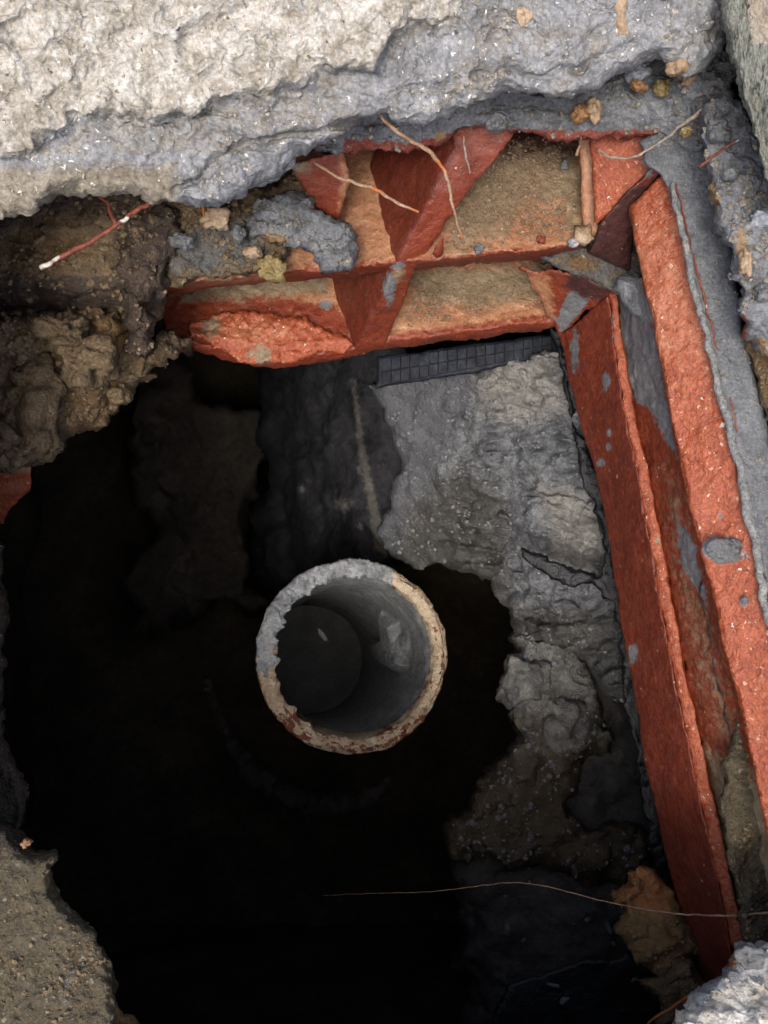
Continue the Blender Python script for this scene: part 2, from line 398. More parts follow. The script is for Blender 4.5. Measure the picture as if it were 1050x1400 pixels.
M['mud'] = mat('olive_mud_stone', [(54, 46, 33), (76, 68, 51), (94, 85, 65), (108, 98, 78)], 80,
    over=[('grey', [(90, 92, 94), (112, 114, 114), (128, 128, 126)], .2), ('dark', [(36, 30, 24), (54, 46, 36), (70, 60, 48)], .2)],
    specks=[(190, .34, (140, 134, 116), .3), (120, .2, (170, 156, 130), .07)], rough=(.22, .55), bump=1.)  # shade over the hole's lower side is put into these dark tones
M['ochre'] = mat('ochre_clay', [(94, 72, 44), (124, 97, 60), (146, 118, 76)], 80, over=[('orange', [(126, 82, 44), (152, 100, 56), (164, 114, 68)], .3)], specks=[(200, .2, (90, 74, 50), .15)], rough=(.55, .85), bump=.8)
M['concrete'] = mat('grey_rough_concrete', [(58, 61, 65), (92, 96, 101), (126, 130, 135), (156, 158, 160)], 50,
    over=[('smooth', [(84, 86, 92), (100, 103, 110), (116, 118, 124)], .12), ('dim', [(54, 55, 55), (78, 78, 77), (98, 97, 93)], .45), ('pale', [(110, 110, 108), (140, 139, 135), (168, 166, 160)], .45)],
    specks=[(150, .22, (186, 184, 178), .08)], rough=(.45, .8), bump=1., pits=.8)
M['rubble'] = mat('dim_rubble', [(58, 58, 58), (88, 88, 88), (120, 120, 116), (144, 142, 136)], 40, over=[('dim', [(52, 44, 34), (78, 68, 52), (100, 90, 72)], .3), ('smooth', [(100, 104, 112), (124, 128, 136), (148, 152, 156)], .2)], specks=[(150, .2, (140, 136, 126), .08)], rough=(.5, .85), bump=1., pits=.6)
M['bead'] = mat('whitened_mortar', [(96, 98, 100), (140, 142, 142), (188, 188, 184)], 140, rough=(.5, .8), bump=.8)
M['black'] = mat('black_membrane', [(9, 10, 13), (17, 19, 24), (27, 30, 37)], 60, rough=(.3, .55), bump=.6, spec=.5)
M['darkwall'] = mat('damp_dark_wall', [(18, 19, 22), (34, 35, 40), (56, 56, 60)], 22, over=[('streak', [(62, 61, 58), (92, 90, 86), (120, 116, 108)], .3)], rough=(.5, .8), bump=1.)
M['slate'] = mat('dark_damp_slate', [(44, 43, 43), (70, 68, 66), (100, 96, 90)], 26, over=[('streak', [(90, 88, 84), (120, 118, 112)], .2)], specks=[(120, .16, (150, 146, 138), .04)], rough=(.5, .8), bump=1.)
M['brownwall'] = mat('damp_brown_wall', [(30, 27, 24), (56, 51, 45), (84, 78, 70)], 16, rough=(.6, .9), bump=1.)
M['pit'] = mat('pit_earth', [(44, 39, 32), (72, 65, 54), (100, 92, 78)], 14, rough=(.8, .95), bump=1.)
M['pipe'] = mat('grey_pipe_wall', [(98, 101, 104), (134, 137, 140), (164, 166, 168)], 60,
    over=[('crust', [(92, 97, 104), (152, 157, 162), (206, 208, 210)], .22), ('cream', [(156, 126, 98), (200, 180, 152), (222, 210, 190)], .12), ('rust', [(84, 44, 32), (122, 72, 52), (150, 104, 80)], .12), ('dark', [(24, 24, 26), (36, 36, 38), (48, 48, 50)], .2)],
    specks=[(200, .18, (190, 194, 198), .1)], rough=(.4, .75), bump=.9)
M['silt'] = mat('wet_silt', [(70, 73, 72), (86, 90, 87), (104, 108, 104)], 30, rough=(.5, .7), bump=.3)
M['tile'] = mat('dark_blue_glazed_tile', [(14, 18, 26), (24, 30, 42), (52, 60, 76)], 50, rough=(.5, .75), bump=.3, spec=.3)
M['pebble_tan'] = mat('tan_pebble', [(136, 106, 78), (172, 148, 120), (200, 180, 156)], 60, rough=(.5, .75), bump=.5)
M['pebble_blue'] = mat('blue_white_pebble', [(120, 126, 136), (152, 156, 164), (182, 184, 190)], 60, rough=(.45, .7), bump=.5)
M['pebble_orange'] = mat('orange_pebble', [(112, 80, 52), (146, 108, 72), (168, 134, 98)], 60, rough=(.45, .7), bump=.5)
M['pebble_yellow'] = mat('wet_yellow_stone', [(104, 84, 44), (142, 122, 76), (170, 156, 112)], 60, rough=(.2, .45), bump=.8, spec=.6)
M['pebble_grey'] = mat('grey_stone', [(78, 80, 82), (108, 110, 112), (140, 142, 142)], 60, rough=(.5, .8), bump=.8)
M['root'] = mat('pale_root', [(122, 88, 64), (160, 128, 102), (196, 178, 156)], 160, over=[('orange', [(150, 80, 36), (190, 108, 52), (206, 132, 72)], .2)], rough=(.5, .75), bump=.3)
M['twig'] = mat('red_brown_twig', [(84, 40, 32), (120, 60, 46), (158, 110, 88)], 160, over=[('white', [(176, 172, 160), (206, 202, 192), (222, 220, 212)], .2)], rough=(.4, .6), bump=.3)
M['greyroot'] = mat('grey_root', [(120, 104, 88), (160, 146, 130), (200, 192, 180)], 200, rough=(.5, .7), bump=.3)
M['ground'] = mat('gravelly_ground', [(96, 90, 80), (132, 124, 110), (160, 152, 138)], 12, specks=[(60, .25, (170, 164, 150), .2), (90, .25, (86, 80, 72), .2)], rough=(.8, .95), bump=1.)

# ------------------------------------------------------------------ setting
def sheet_ring():
    """ground around the excavation, one sheet to the horizon with the opening left out"""
    x0, x1, y0, y1 = -.215, .225, -.285, .285
    xs = [-60, -10, -2, -.8, -.4, x0, -.1, 0, .1, x1, .4, .8, 2, 10, 60]; ys = [-60, -10, -2, -.8, -.45, y0, -.1, 0, .1, y1, .45, .8, 2, 10, 60]
    V, I, Fc = [], {}, []
    for i, x in enumerate(xs):
        for j, y in enumerate(ys):
            I[i, j] = len(V); V.append((x, y, -.012))
    for i in range(len(xs) - 1):
        for j in range(len(ys) - 1):
            if x0 - 1e-6 <= xs[i] and xs[i + 1] <= x1 + 1e-6 and y0 - 1e-6 <= ys[j] and ys[j + 1] <= y1 + 1e-6: continue
            Fc.append((I[i, j], I[i + 1, j], I[i + 1, j + 1], I[i, j + 1]))
    return link('ground', np.array(V), np.array(Fc), M['ground'], kind='structure', smooth=False, origin=np.zeros(3))
sheet_ring()
def grid_wall(name, a, b, c, mat_, n=70, amp=.03, seed=0, **kw):
    """rough wall from corner a along b and c"""
    a, b, c = map(np.array, (a, b, c)); s, t = np.meshgrid(np.linspace(0, 1, n), np.linspace(0, 1, n), indexing='ij')
    V = a + s[..., None] * b + t[..., None] * c; V = V.reshape(-1, 3)
    nrm = np.cross(b, c); nrm = nrm / np.linalg.norm(nrm)
    V = V + nrm * (amp * fbm(V / .16, 5, seed))[:, None]
    i, j = np.meshgrid(np.arange(n - 1), np.arange(n - 1), indexing='ij'); k = (i * n + j).ravel()
    return link(name, V, np.stack([k, k + n, k + n + 1, k + 1], -1), mat_, **kw)
zf, zt = -1.12, -.015
grid_wall('pit_floor', (-.7, -.75, zf), (1.4, 0, 0), (0, 1.5, 0), M['pit'], kind='structure', seed=1)
grid_wall('pit_side', (-.6, -.75, zf - .1), (0, 1.5, 0), (0, 0, zt - zf + .05), M['pit'], kind='structure', seed=2, amp=.02)
grid_wall('pit_side', (.6, -.75, zf - .1), (0, 1.5, 0), (0, 0, zt - zf + .05), M['pit'], kind='structure', seed=3, amp=.02)
grid_wall('pit_side', (-.7, -.7, zf - .1), (1.4, 0, 0), (0, 0, zt - zf + .05), M['pit'], kind='structure', seed=4, amp=.02)
grid_wall('pit_side', (-.7, .6, zf - .1), (1.4, 0, 0), (0, 0, zt - zf + .05), M['pit'], kind='structure', seed=5, amp=.02)

# ------------------------------------------------------------------ top: broken pale slab over its mortar bed
A1 = [(-70, 325), (0, 305), (40, 293), (80, 275), (120, 263), (160, 262), (200, 276), (225, 268), (250, 283), (285, 290), (310, 277), (350, 258), (385, 240), (405, 220), (440, 208),
      (460, 190), (480, 165), (505, 160), (525, 142), (545, 165), (580, 180), (620, 150), (660, 142), (700, 127), (745, 130), (790, 132), (830, 108), (860, 86), (900, 80),
      (930, 98), (962, 96), (985, 70), (998, -70), (-70, -70)]
PALE = [(-70, 212), (0, 208), (50, 212), (62, 196), (108, 158), (160, 168), (205, 164), (260, 150), (310, 134), (360, 124), (400, 122), (440, 96), (510, 92), (522, 66), (560, 40), (620, 24), (650, -70), (-70, -70)]
def d_slab(u, v):
    line = 300 - .20 * u           # distance from the broken edge
    k = np.clip((line - v) / 300, -.3, 1.3)
    return .485 - .035 * k
def slab_relief(u, v):
    s = sdist(u, v, PALE) + 8 * fbm(np.stack([u / 30, v / 30, u * 0], -1), 3, 4)
    lob = [(330, 245, 75, 32, .010), (205, 195, 130, 24, .006), (440, 165, 90, 22, .004), (600, 95, 80, 45, .007), (760, 60, 90, 50, .006), (900, 40, 60, 40, .005), (560, 150, 40, 30, .004)]
    r = .011 * sstep(s / 16 + .4)
    for a, b, ru, rv, h in lob: r = r + h * np.exp(-((u - a) / ru) ** 2 - ((v - b + .25 * (u - a)) / rv) ** 2)
    # gullies running down to the left, chipped scallops between them
    a, c = (u * .62 + v * .78) / 30, (u * .78 - v * .62) / 120
    r = r + .0030 * ridged(np.stack([a * .55, c * 1.3, u * 0], -1), 4, 21) * (s > -10)
    q = (v + .2 * u) / 30 + 1.3 * fbm(np.stack([u / 70, v / 34, u * 0], -1), 4, 11)
    w_ = np.clip(fbm(np.stack([u / 80, v / 40, u * 0 + 4], -1), 2, 12) + .2, 0, 1)
    r = r + .0022 * (sstep((q % 1) * 1.3) - .5) * (s < 20) * w_
    # crevice between the slab and the lobe hanging under it
    for pts, wd, h in (([(235, 262), (290, 226), (325, 205), (372, 192), (430, 178), (510, 156)], 7, .010), ([(560, 120), (640, 104), (720, 96), (800, 92), (850, 60)], 6, .004)):
        dd = np.full(u.shape, 1e9)
        for (ax, ay), (bx, by) in zip(pts[:-1], pts[1:]):
            t = np.clip(((u - ax) * (bx - ax) + (v - ay) * (by - ay)) / ((bx - ax) ** 2 + (by - ay) ** 2), 0, 1)
            dd = np.minimum(dd, np.hypot(u - ax - t * (bx - ax), v - ay - t * (by - ay)))
        r = r - h * np.exp(-((dd + 3 * fbm(np.stack([u / 14, v / 14, u * 0], -1), 2, 5)) / wd) ** 2)
    return r
slab = rock('broken_slab', A1, d_slab, M['slab'], step=2.0, jag=((45, 7), (14, 3)), amp=((.03, .0024), (.009, .0015), (.0034, .0005), (.0016, .0003)),
    thick=.05, under=34, rnd_px=26, rnd_d=.014, seed=3, relief=slab_relief, lumps=((.011, .003), (.0046, .0026), (.0024, .0011)), rings=7,
    masks={'grey': lambda u, v: np.clip(.5 - (sdist(u, v, PALE) + 10 * fbm(np.stack([u / 30, v / 30, u * 0], -1), 2, 4)) / 24, 0, 1) * np.clip(1.35 - np.clip((v - 205 + .1 * u) / 60, 0, 1) * np.clip((240 - u) / 90, 0, 1) * .9, 0, 1),
           'olive': pmany(pm([(-80, 225), (60, 232), (150, 225), (240, 225), (240, 285), (100, 300), (-80, 330)], 16), lambda u, v: .42 * np.clip(.15 + ridged(np.stack([(u * .62 + v * .78) / 60, (u * .78 - v * .62) / 170, u * 0], -1), 3, 21), 0, 1) * (v < 210)),
           'rust': lambda u, v: u * 0},
    label='thick broken slab of pale cream stone with a blue-grey mortar underside across the top of the hole', cat='stone slab')
for k, (u, v, s, m, r, lab) in enumerate([
        ((845), 26, (46, 66, .02), 'pebble_tan', .1, 'smooth tan pebble hanging at the slab edge'),
        (715, 28, (22, 34, .012), 'pebble_tan', .5, None), (600, 92, (46, 30, .014), 'pebble_blue', 0, None),
        (408, 140, (18, 14, .009), 'pebble_orange', .5, None), (285, 22, (12, 14, .006), 'pebble_tan', .2, None),
        (935, 45, (44, 30, .014), 'pebble_grey', .4, None), (925, 88, (34, 36, .014), 'pebble_tan', .1, None), (895, 20, (50, 30, .014), 'pebble_grey', .3, None)]):
    d = float(d_slab(np.array([u * 1.]), np.array([v * 1.]))[0]) - .001 + (.006 if v > 60 or u > 800 else 0)
    pebble('pebble', (u, v, d), s, M[m], slab, seed=k, rot=r, label=lab)

def d_bed(u, v): return .545 - .02 * np.clip((u - 850) / 120, 0, 1) + .02 * np.clip((v - 130) / 80, 0, 1)
bed = rock('mortar_bed', [(400, 140), (430, 205), (465, 214), (500, 208), (545, 214), (600, 196), (645, 178), (690, 180), (740, 186), (800, 192), (860, 198), (905, 190), (930, 212), (975, 205), (990, 160), (1020, 60), (880, 40), (600, 80)],
    d_bed, M['mortar'], step=2.6, jag=((35, 5), (10, 2)), amp=((.02, .002), (.007, .0014), (.003, .0006)), strata=(.05, .006, .0022), thick=.03, under=22, rnd_px=10, rnd_d=.006, seed=9, lumps=((.012, .003),),
    masks={'red': pm([(470, 190), (560, 196), (650, 172), (700, 176), (800, 180), (900, 178), (915, 196), (870, 204), (700, 192), (640, 196), (560, 222), (470, 222)], 8), 'tan': spot((600, 185, 10, 6), (960, 165, 12, 10))},
    label='layered grey mortar with dull red lower rim under the right half of the pale slab', cat='mortar')
for k, (u, v, s, m, r) in enumerate([(793, 155, (30, 26, .012), 'pebble_orange', .4), (812, 150, (20, 30, .012), 'pebble_tan', .2), (875, 98, (34, 26, .012), 'pebble_blue', .3),
        (872, 118, (26, 12, .01), 'pebble_orange', -.4), (905, 120, (22, 22, .01), 'pebble_yellow', 0), (942, 108, (26, 26, .012), 'pebble_tan', 0), (938, 180, (18, 14, .008), 'pebble_yellow', .3), (678, 168, (32, 22, .012), 'pebble_grey', 0), (960, 150, (30, 34, .012), 'pebble_grey', 0)]):
    pebble('pebble', (u, v, .528 if u > 850 else .535), s, M[m], bed, seed=20 + k, rot=r)

# ------------------------------------------------------------------ right bank
rock('veined_stone', [(978, -70), (1120, -70), (1120, 250), (1070, 290), (1048, 250), (1035, 190), (1012, 120), (996, 70)], .445, M['veined'], step=2.6, jag=((30, 4), (10, 2)),
    amp=((.02, .0018), (.007, .001), (.003, .0005)), thick=.06, under=8, rnd_px=14, rnd_d=.01, seed=14,
    relief=lambda u, v: .004 * ridged(np.stack([(u + .18 * -v) / 26, v / 170, u * 0], -1), 3, 3),
    masks={'pale': pmany(spot((1035, 20, 14, 26)), pm([(1020, -80), (1130, -80), (1130, 60), (1030, 60)], 10))},
    label='dark stone with pale and greenish veins running down it in the upper right corner', cat='stone')
rb = rock('concrete_bank', [(950, 145), (1000, 120), (1045, 200), (1120, 260), (1120, 545), (1075, 500), (1030, 478), (1018, 460), (1012, 400), (996, 350), (980, 290), (972, 230)], lambda u, v: .50 + .0 * u, M['mortar'], step=2.6,
    jag=((25, 6), (9, 3)), amp=((.018, .002), (.006, .0014), (.003, .0006)), lumps=((.012, .004), (.006, .0015)), thick=.05, under=6, rnd_px=12, rnd_d=.012, seed=23,
    relief=lambda u, v: .006 * np.exp(-((u - 1015) / 30) ** 2 - ((v - 270) / 50) ** 2) + .005 * np.exp(-((u - 1050) / 30) ** 2 - ((v - 340) / 60) ** 2),
    masks={'tan': pmany(spot((1015, 345, 8, 28), (975, 270, 8, 20)), pm([(1030, 460), (1120, 500), (1120, 560), (1050, 520)], 10)), 'red': spot((1016, 450, 6, 18))},
    label='lumpy grey concrete with embedded stones along the right edge, below the veined stone', cat='concrete')
for k, (u, v, s, m) in enumerate([(982, 178, (34, 30, .012), 'pebble_grey'), (1018, 358, (16, 40, .01), 'pebble_tan'), (998, 238, (20, 16, .01), 'pebble_grey'), (1040, 300, (30, 24, .012), 'pebble_blue'), (1045, 400, (26, 24, .012), 'pebble_grey')]):
    pebble('pebble', (u, v, .492), s, M[m], rb, seed=40 + k)
rock('brown_rubble_bank', [(1015, 440), (1040, 450), (1120, 500), (1120, 800), (1070, 640), (1045, 560), (1025, 500)], .535, M['soil'], step=3, lumps=((.012, .004),), thick=.04, seed=27,
    masks={'ochre': pm([(1010, 440), (1120, 490), (1120, 570), (1040, 540)], 16)}, label='patch of brown rubble at the right edge, under the lumpy grey concrete', cat='rubble')
band = rock('mortar_band', [(872, 196), (905, 180), (945, 165), (968, 185), (980, 250), (1002, 350), (1018, 440), (1034, 520), (1062, 640), (1120, 830), (1120, 1060), (1062, 905), (1036, 760), (1012, 650), (986, 540), (960, 440), (942, 370), (928, 300), (905, 240), (884, 226)],
    lambda u, v: .552 - .012 * np.clip((v - 200) / 600, 0, 1), M['smooth_mortar'], step=3, jag=((30, 3), (10, 1)), amp=((.03, .0012), (.007, .0006), (.003, .0002)), thick=.05, under=4, rnd_px=8, rnd_d=.004, seed=31,
    label='smooth trowelled grey-blue mortar band running down beside the glossy red clay bar', cat='mortar')
tube('bead', [(920, 250, .546), (931, 310, .546), (945, 375, .546), (962, 440, .546), (988, 545, .545), (1012, 650, .544), (1034, 755, .542), (1058, 880, .54), (1080, 980, .54)], [.0012, .0022, .002, .0026, .0024, .0026], M['bead'], band, wob=.0011, seed=3, n=160,
    label='whitened raised mortar bead along the left edge of the band')
tube('clay_edge', [(925, 250, .548), (938, 310, .548), (953, 375, .548), (971, 440, .547), (996, 540, .546), (1020, 650, .545), (1042, 755, .543)], [.0004, .0006, .0003], M['clay'], band, wob=.0008, seed=8, n=120, label='thin red clay edge showing between bead and band')

# ------------------------------------------------------------------ right hollow clay block, seen along its broken side
RB = thing('hollow_clay_block', (960, 800, .68), 'long hollow clay block of red bars running down the right side of the hole', 'clay block', 'hollow clay blocks around the hole')
bl = [(858, 282, .585), (872, 345, .582), (890, 430, .578), (915, 560, .574), (940, 680, .57), (962, 770, .566), (988, 875, .562), (1012, 965, .56), (1032, 1060, .558), (1052, 1160, .556), (1075, 1280, .555)]
br = [(922, 222, .562), (932, 300, .56), (948, 372, .558), (965, 440, .556), (990, 545, .553), (1014, 650, .55), (1036, 755, .547), (1060, 880, .545), (1085, 980, .543), (1110, 1080, .54), (1130, 1180, .54)]
solid('outer_bar', bl, br, (6, 0, .05), (0, 0, .045), M['clay_gloss'], RB, step=2.6, r=.003, amp=((.02, .0009), (.006, .0005), (.0028, .00035)), chip=.0016, seed=5,
    masks={'tan': lambda u, v: u * 0, 'dust': spot((868, 365, 10, 30)), 'grey': pmany(spot((988, 752, 27, 15), (1018, 822, 5, 6), (905, 380, 3, 6), (985, 705, 4, 3)), lambda u, v: 0 * u), 'pale': lambda u, v: .62 * np.exp(-((v - 400) / 190) ** 2)},
    label='outermost bar, bright glossy orange red flecked with painted white glints')
pebble('mortar_dab', (988, 752, .551), (54, 30, .006), M['pebble_grey'], RB, seed=77, rough=.3, label='round grey dab of mortar stuck on the outer bar')
pebble('mortar_dab', (1018, 822, .549), (11, 12, .003), M['pebble_grey'], RB, seed=78, rough=.3)
al = [(765, 458, .735), (776, 520, .73), (795, 590, .725), (815, 655, .72), (830, 725, .715), (846, 830, .71), (862, 930, .705), (881, 1040, .70), (905, 1150, .70), (930, 1250, .70), (960, 1348, .70), (975, 1400, .70)]
am = [(832, 402, .665), (840, 470, .662), (851, 550, .658), (866, 620, .655), (885, 720, .65), (902, 820, .648), (925, 940, .645), (946, 1040, .643), (970, 1150, .642), (990, 1240, .642), (1008, 1330, .642), (1018, 1400, .642)]
ar = [(842, 396, .662), (852, 470, .66), (868, 565, .655), (885, 640, .65), (901, 722, .646), (918, 812, .643), (936, 915, .64), (957, 1010, .638), (980, 1110, .637), (1000, 1205, .637), (1020, 1305, .637), (1032, 1400, .637)]
aw = [(890, 375, .600), (908, 430, .598), (934, 560, .594), (958, 680, .59), (980, 770, .586), (1006, 875, .582), (1028, 965, .58), (1046, 1060, .58), (1062, 1160, .58), (1080, 1260, .58), (1096, 1340, .58), (1106, 1400, .58)]
solid('inner_face', al, am, (10, 0, .02), (6, 0, .02), M['clay'], RB, step=3, r=.002, seed=11, chip=.003, amp=((.03, .0008), (.008, .0003), (.003, .00012)),
    masks={'grey': pmany(spot((786, 480, 6, 24), (829, 522, 5, 14), (866, 895, 8, 13), (832, 592, 4, 5), (832, 612, 3, 5), (822, 632, 5, 6)), lambda u, v: u * 0),
           'dust': spot((905, 1080, 10, 14), (895, 1060, 6, 10)), 'tan': lambda u, v: u * 0, 'inner': lambda u, v: .62 + .2 * np.clip((v - 700) / 500, -1, 1), 'dark': lambda u, v: u * 0}, label='smooth dark red inner face sloping into the pit')  # 'inner' paints shade over this face, stronger towards its lower end
solid('ridge', am, ar, (0, 0, .025), (0, 0, .025), M['clay_gloss'], RB, step=2.6, r=.0018, seed=12, chip=.0012, amp=((.012, .0008), (.004, .0005)),
    masks={'grey': spot((835, 450, 5, 22)), 'dust': spot((900, 740, 3, 5)), 'tan': lambda u, v: u * 0, 'pale': lambda u, v: u * 0}, label='rough raised ridge between inner face and web')
webm = {'grey': pmany(pm([(836, 372), (872, 368), (890, 430), (914, 560), (926, 625), (908, 600), (890, 560), (868, 548), (852, 552), (840, 480)], 8), pm([(925, 715), (946, 730), (968, 830), (958, 815), (930, 770)], 8)),
        'tan': lambda u, v: u * 0, 'dust': pmany(lambda u, v: .56 * pm([(905, 640), (925, 650), (975, 850), (1010, 1000), (1000, 1060), (960, 960), (920, 790)], 26)(u, v), pm([(960, 1020), (1060, 1080), (1100, 1420), (1000, 1420), (985, 1130)], 24)),
        'dark': lambda u, v: u * 0}
solid('web', [(u, v, d + .012) for u, v, d in ar], aw, (0, 0, .015), (0, 0, .015), M['clay'], RB, step=3, r=.001, seed=13, chip=0, masks=webm, amp=((.02, .0014), (.006, .0007), (.003, .0003)),
    label='recessed web smeared with grey mortar at its top')
def web_d(u, v):
    a = resample(ar, 200); b = resample(aw, 200); a[:, 2] += .012
    best = None
    for p, q in zip(a, b):
        t = ((u - p[0]) * (q[0] - p[0]) + (v - p[1]) * (q[1] - p[1])) / ((q[0] - p[0]) ** 2 + (q[1] - p[1]) ** 2)
        t = min(1, max(0, t)); e = math.hypot(p[0] + (q[0] - p[0]) * t - u, p[1] + (q[1] - p[1]) * t - v)
        if best is None or e < best[0]: best = (e, p[2] + (q[2] - p[2]) * t)
    return best[1]
CRK = [(u, v, web_d(u, v)) for u, v in [(958, 742), (964, 775), (958, 808), (966, 850), (973, 885), (980, 930), (990, 955), (992, 985), (1000, 1010), (999, 1052)]]
tube('crack', [(u, v, dd - .0012) for u, v, dd in CRK], [.0003, .0007, .0006, .0008, .0005, .0002], M['black'], RB, wob=.0007, seed=4, n=110,
    label='thin crack line down the web')

# ------------------------------------------------------------------ top hollow clay block, cells broken open towards the pit
TB = thing('hollow_clay_block', (520, 420, .76), 'hollow clay block with open cells and slanting web across the back of the hole', 'clay block', 'hollow clay blocks around the hole')
solid('upper_shelf', [(190, 220, .668), (400, 190, .668), (600, 160, .668), (802, 150, .668)], [(215, 392, .632), (300, 382, .632), (370, 374, .632), (490, 365, .632), (545, 360, .632), (660, 347, .632), (740, 340, .632), (806, 328, .632)],
    (0, 0, .03), (0, 14, .034), M['clay'], TB, step=3, r=.002, seed=15, chip=.003, amp=((.02, .001), (.006, .0006), (.003, .0003)),
    masks={'tan': pm([(215, 190), (812, 140), (812, 332), (660, 345), (545, 356), (370, 368), (215, 385)], 9),
           'dust': pmany(pm([(640, 190), (790, 175), (795, 200), (800, 318), (770, 322), (770, 280), (720, 270), (690, 320), (620, 345), (615, 300)], 26), pm([(640, 170), (800, 160), (790, 235), (650, 245)], 14), spot((300, 340, 80, 40))),
           'grey': lambda u, v: u * 0, 'inner': pm([(215, 399), (300, 389), (370, 381), (490, 372), (545, 366), (660, 353), (740, 346), (812, 334), (812, 400), (215, 440)], 3), 'dark': lambda u, v: .8 * np.clip((245 - v) / 60, 0, 1) * np.clip((u - 600) / 60, 0, 1)}, label='upper shelf, dusty tan floor of the upper cells with a red broken front')  # 'dark' paints shade at the cell back, 'inner' shade on the front
solid('lower_shelf', [(190, 345, .755), (400, 325, .755), (560, 315, .755), (752, 305, .755)], [(232, 462, .722), (300, 478, .722), (345, 492, .722), (400, 490, .722), (480, 478, .722), (540, 465, .722), (640, 452, .722), (764, 437, .722)],
    (0, 0, .018), (2, 12, .018), M['clay'], TB, step=2.8, r=.002, seed=16, chip=.0025, amp=((.02, .001), (.006, .0008), (.003, .0003)),
    masks={'tan': pmany(pm([(540, 360), (765, 350), (765, 428), (640, 444), (535, 458), (525, 470)], 8), pm([(225, 350), (480, 340), (482, 440), (460, 420), (360, 400), (260, 402), (220, 410)], 12)),
           'dust': pmany(pm([(560, 370), (752, 360), (745, 405), (660, 420), (570, 412)], 18), pm([(250, 385), (450, 378), (445, 400), (250, 412)], 14), spot((290, 447, 14, 10), (355, 488, 16, 14))), 'grey': spot((445, 418, 8, 6)), 'inner': pm([(232, 470), (300, 486), (345, 499), (400, 497), (480, 485), (540, 472), (640, 459), (770, 444), (770, 500), (345, 540), (225, 500)], 3), 'dark': lambda u, v: u * 0},  # 'inner' paints shade onto the shelf front
    label='lower shelf with a tan floor on the right')
rock('glazed_patch', [(255, 440), (300, 425), (370, 432), (420, 436), (455, 455), (482, 470), (470, 480), (400, 494), (348, 500), (305, 478), (262, 462)], lambda u, v: .7165 + .031 * np.clip((466 - v) / 140, 0, 1), M['clay_gloss'], TB, step=2.4, jag=((18, 4), (7, 2)), amp=((.012, .0016), (.005, .0012), (.0025, .0007)), thick=.012, under=1, rnd_px=4, rnd_d=.002, seed=44,
    masks={'dust': spot((290, 448, 14, 12), (357, 485, 15, 15)), 'tan': lambda u, v: u * 0, 'pale': spot((350, 455, 50, 14)), 'grey': lambda u, v: u * 0}, label='rough glossy red broken face at the left of the lower cell')
solid('slanting_web', [(612, 150, .575), (622, 205, .58), (590, 265, .595), (543, 358, .63), (515, 420, .67), (482, 484, .727)], [(722, 166, .572), (700, 195, .578), (664, 236, .59), (640, 262, .60), (602, 318, .62), (570, 366, .643), (552, 415, .68), (526, 474, .727)],
    (-46, -120, .035), (-46, -120, .035), M['clay'], TB, step=2.8, r=.0018, seed=17, chip=.002, amp=((.02, .0008), (.006, .0005)),
    masks={'grey': spot((532, 395, 8, 22), (540, 362, 14, 5)), 'tan': lambda u, v: u * 0, 'dust': spot((540, 375, 12, 10)), 'inner': pm([(480, 100), (602, 110), (628, 200), (596, 262), (545, 356), (520, 420), (484, 484), (440, 480), (440, 380)], 5)}, label='slanting web crossing both cells from upper right to lower left')  # 'inner' paints the shaded left side of the web
plate('end_wall', [(778, 165, .60), (822, 175, .60), (826, 318, .622), (797, 332, .63), (790, 190, .612)], M['clay'], TB, thick=.02, masks={'tan': lambda u, v: u * 0 + .9, 'dust': spot((800, 320, 10, 12)), 'grey': lambda u, v: u * 0, 'dark': spot((780, 200, 8, 20))}, seed=50, label='tan end wall of the upper cell')
plate('corner_plate', [(806, 176, .585), (890, 170, .575), (896, 232, .575), (856, 268, .588), (812, 312, .612)], M['clay_gloss'], TB, thick=.012, seed=51, masks={'grey': pmany(spot((892, 218, 14, 12)), lambda u, v: u * 0), 'tan': lambda u, v: u * 0, 'dust': lambda u, v: u * 0, 'pale': lambda u, v: u * 0}, label='bright orange red plate in the right corner')
solid('corner_web', [(898, 222, .568), (858, 262, .582), (822, 305, .602), (806, 345, .63)], [(906, 232, .57), (872, 272, .59), (866, 320, .62), (862, 372, .65)], (-6, 0, .03), (0, 0, .03), M['clay'], TB, step=2.8, seed=18, chip=.003,
    masks={'dark': lambda u, v: np.clip(.9 - (v < 255) * .4, 0, 1), 'grey': spot((884, 236, 12, 7), (858, 330, 10, 18), (850, 350, 18, 8)), 'tan': lambda u, v: u * 0, 'dust': lambda u, v: u * 0}, label='dark stained web in the corner between the two blocks')
plate('lower_end_wall', [(712, 366, .672), (790, 372, .655), (845, 396, .66), (800, 428, .69), (764, 460, .73), (752, 440, .722), (735, 400, .70)], M['clay'], TB, thick=.014, seed=52, jag=((20, 3), (8, 2)),
    masks={'grey': pm([(778, 398), (800, 385), (812, 400), (790, 432), (768, 455), (760, 440), (770, 415)], 5), 'dark': pm([(780, 372), (850, 390), (815, 412), (770, 395)], 8), 'tan': pm([(720, 375), (750, 380), (760, 440), (740, 430)], 10), 'dust': lambda u, v: u * 0}, label='end wall of the lower cell with a grey mortar smear')
rock('mortar_patch', [(740, 352), (800, 334), (838, 335), (878, 322), (890, 384), (850, 398), (815, 390), (780, 374)], .652, M['soil'], TB, step=2.5, thick=.02, seed=53, jag=((14, 3), (6, 1)), masks={'dark': lambda u, v: u * 0, 'grey': lambda u, v: u * 0 + .6, 'ochre': spot((795, 360, 20, 10))})
rock('mortar_patch', [(840, 380), (872, 374), (888, 420), (892, 440), (878, 438), (858, 425), (845, 405)], .628, M['mortar'], TB, step=2.5, thick=.03, seed=54, jag=((14, 3), (6, 1)), masks={'red': lambda u, v: u * 0, 'tan': lambda u, v: u * 0})
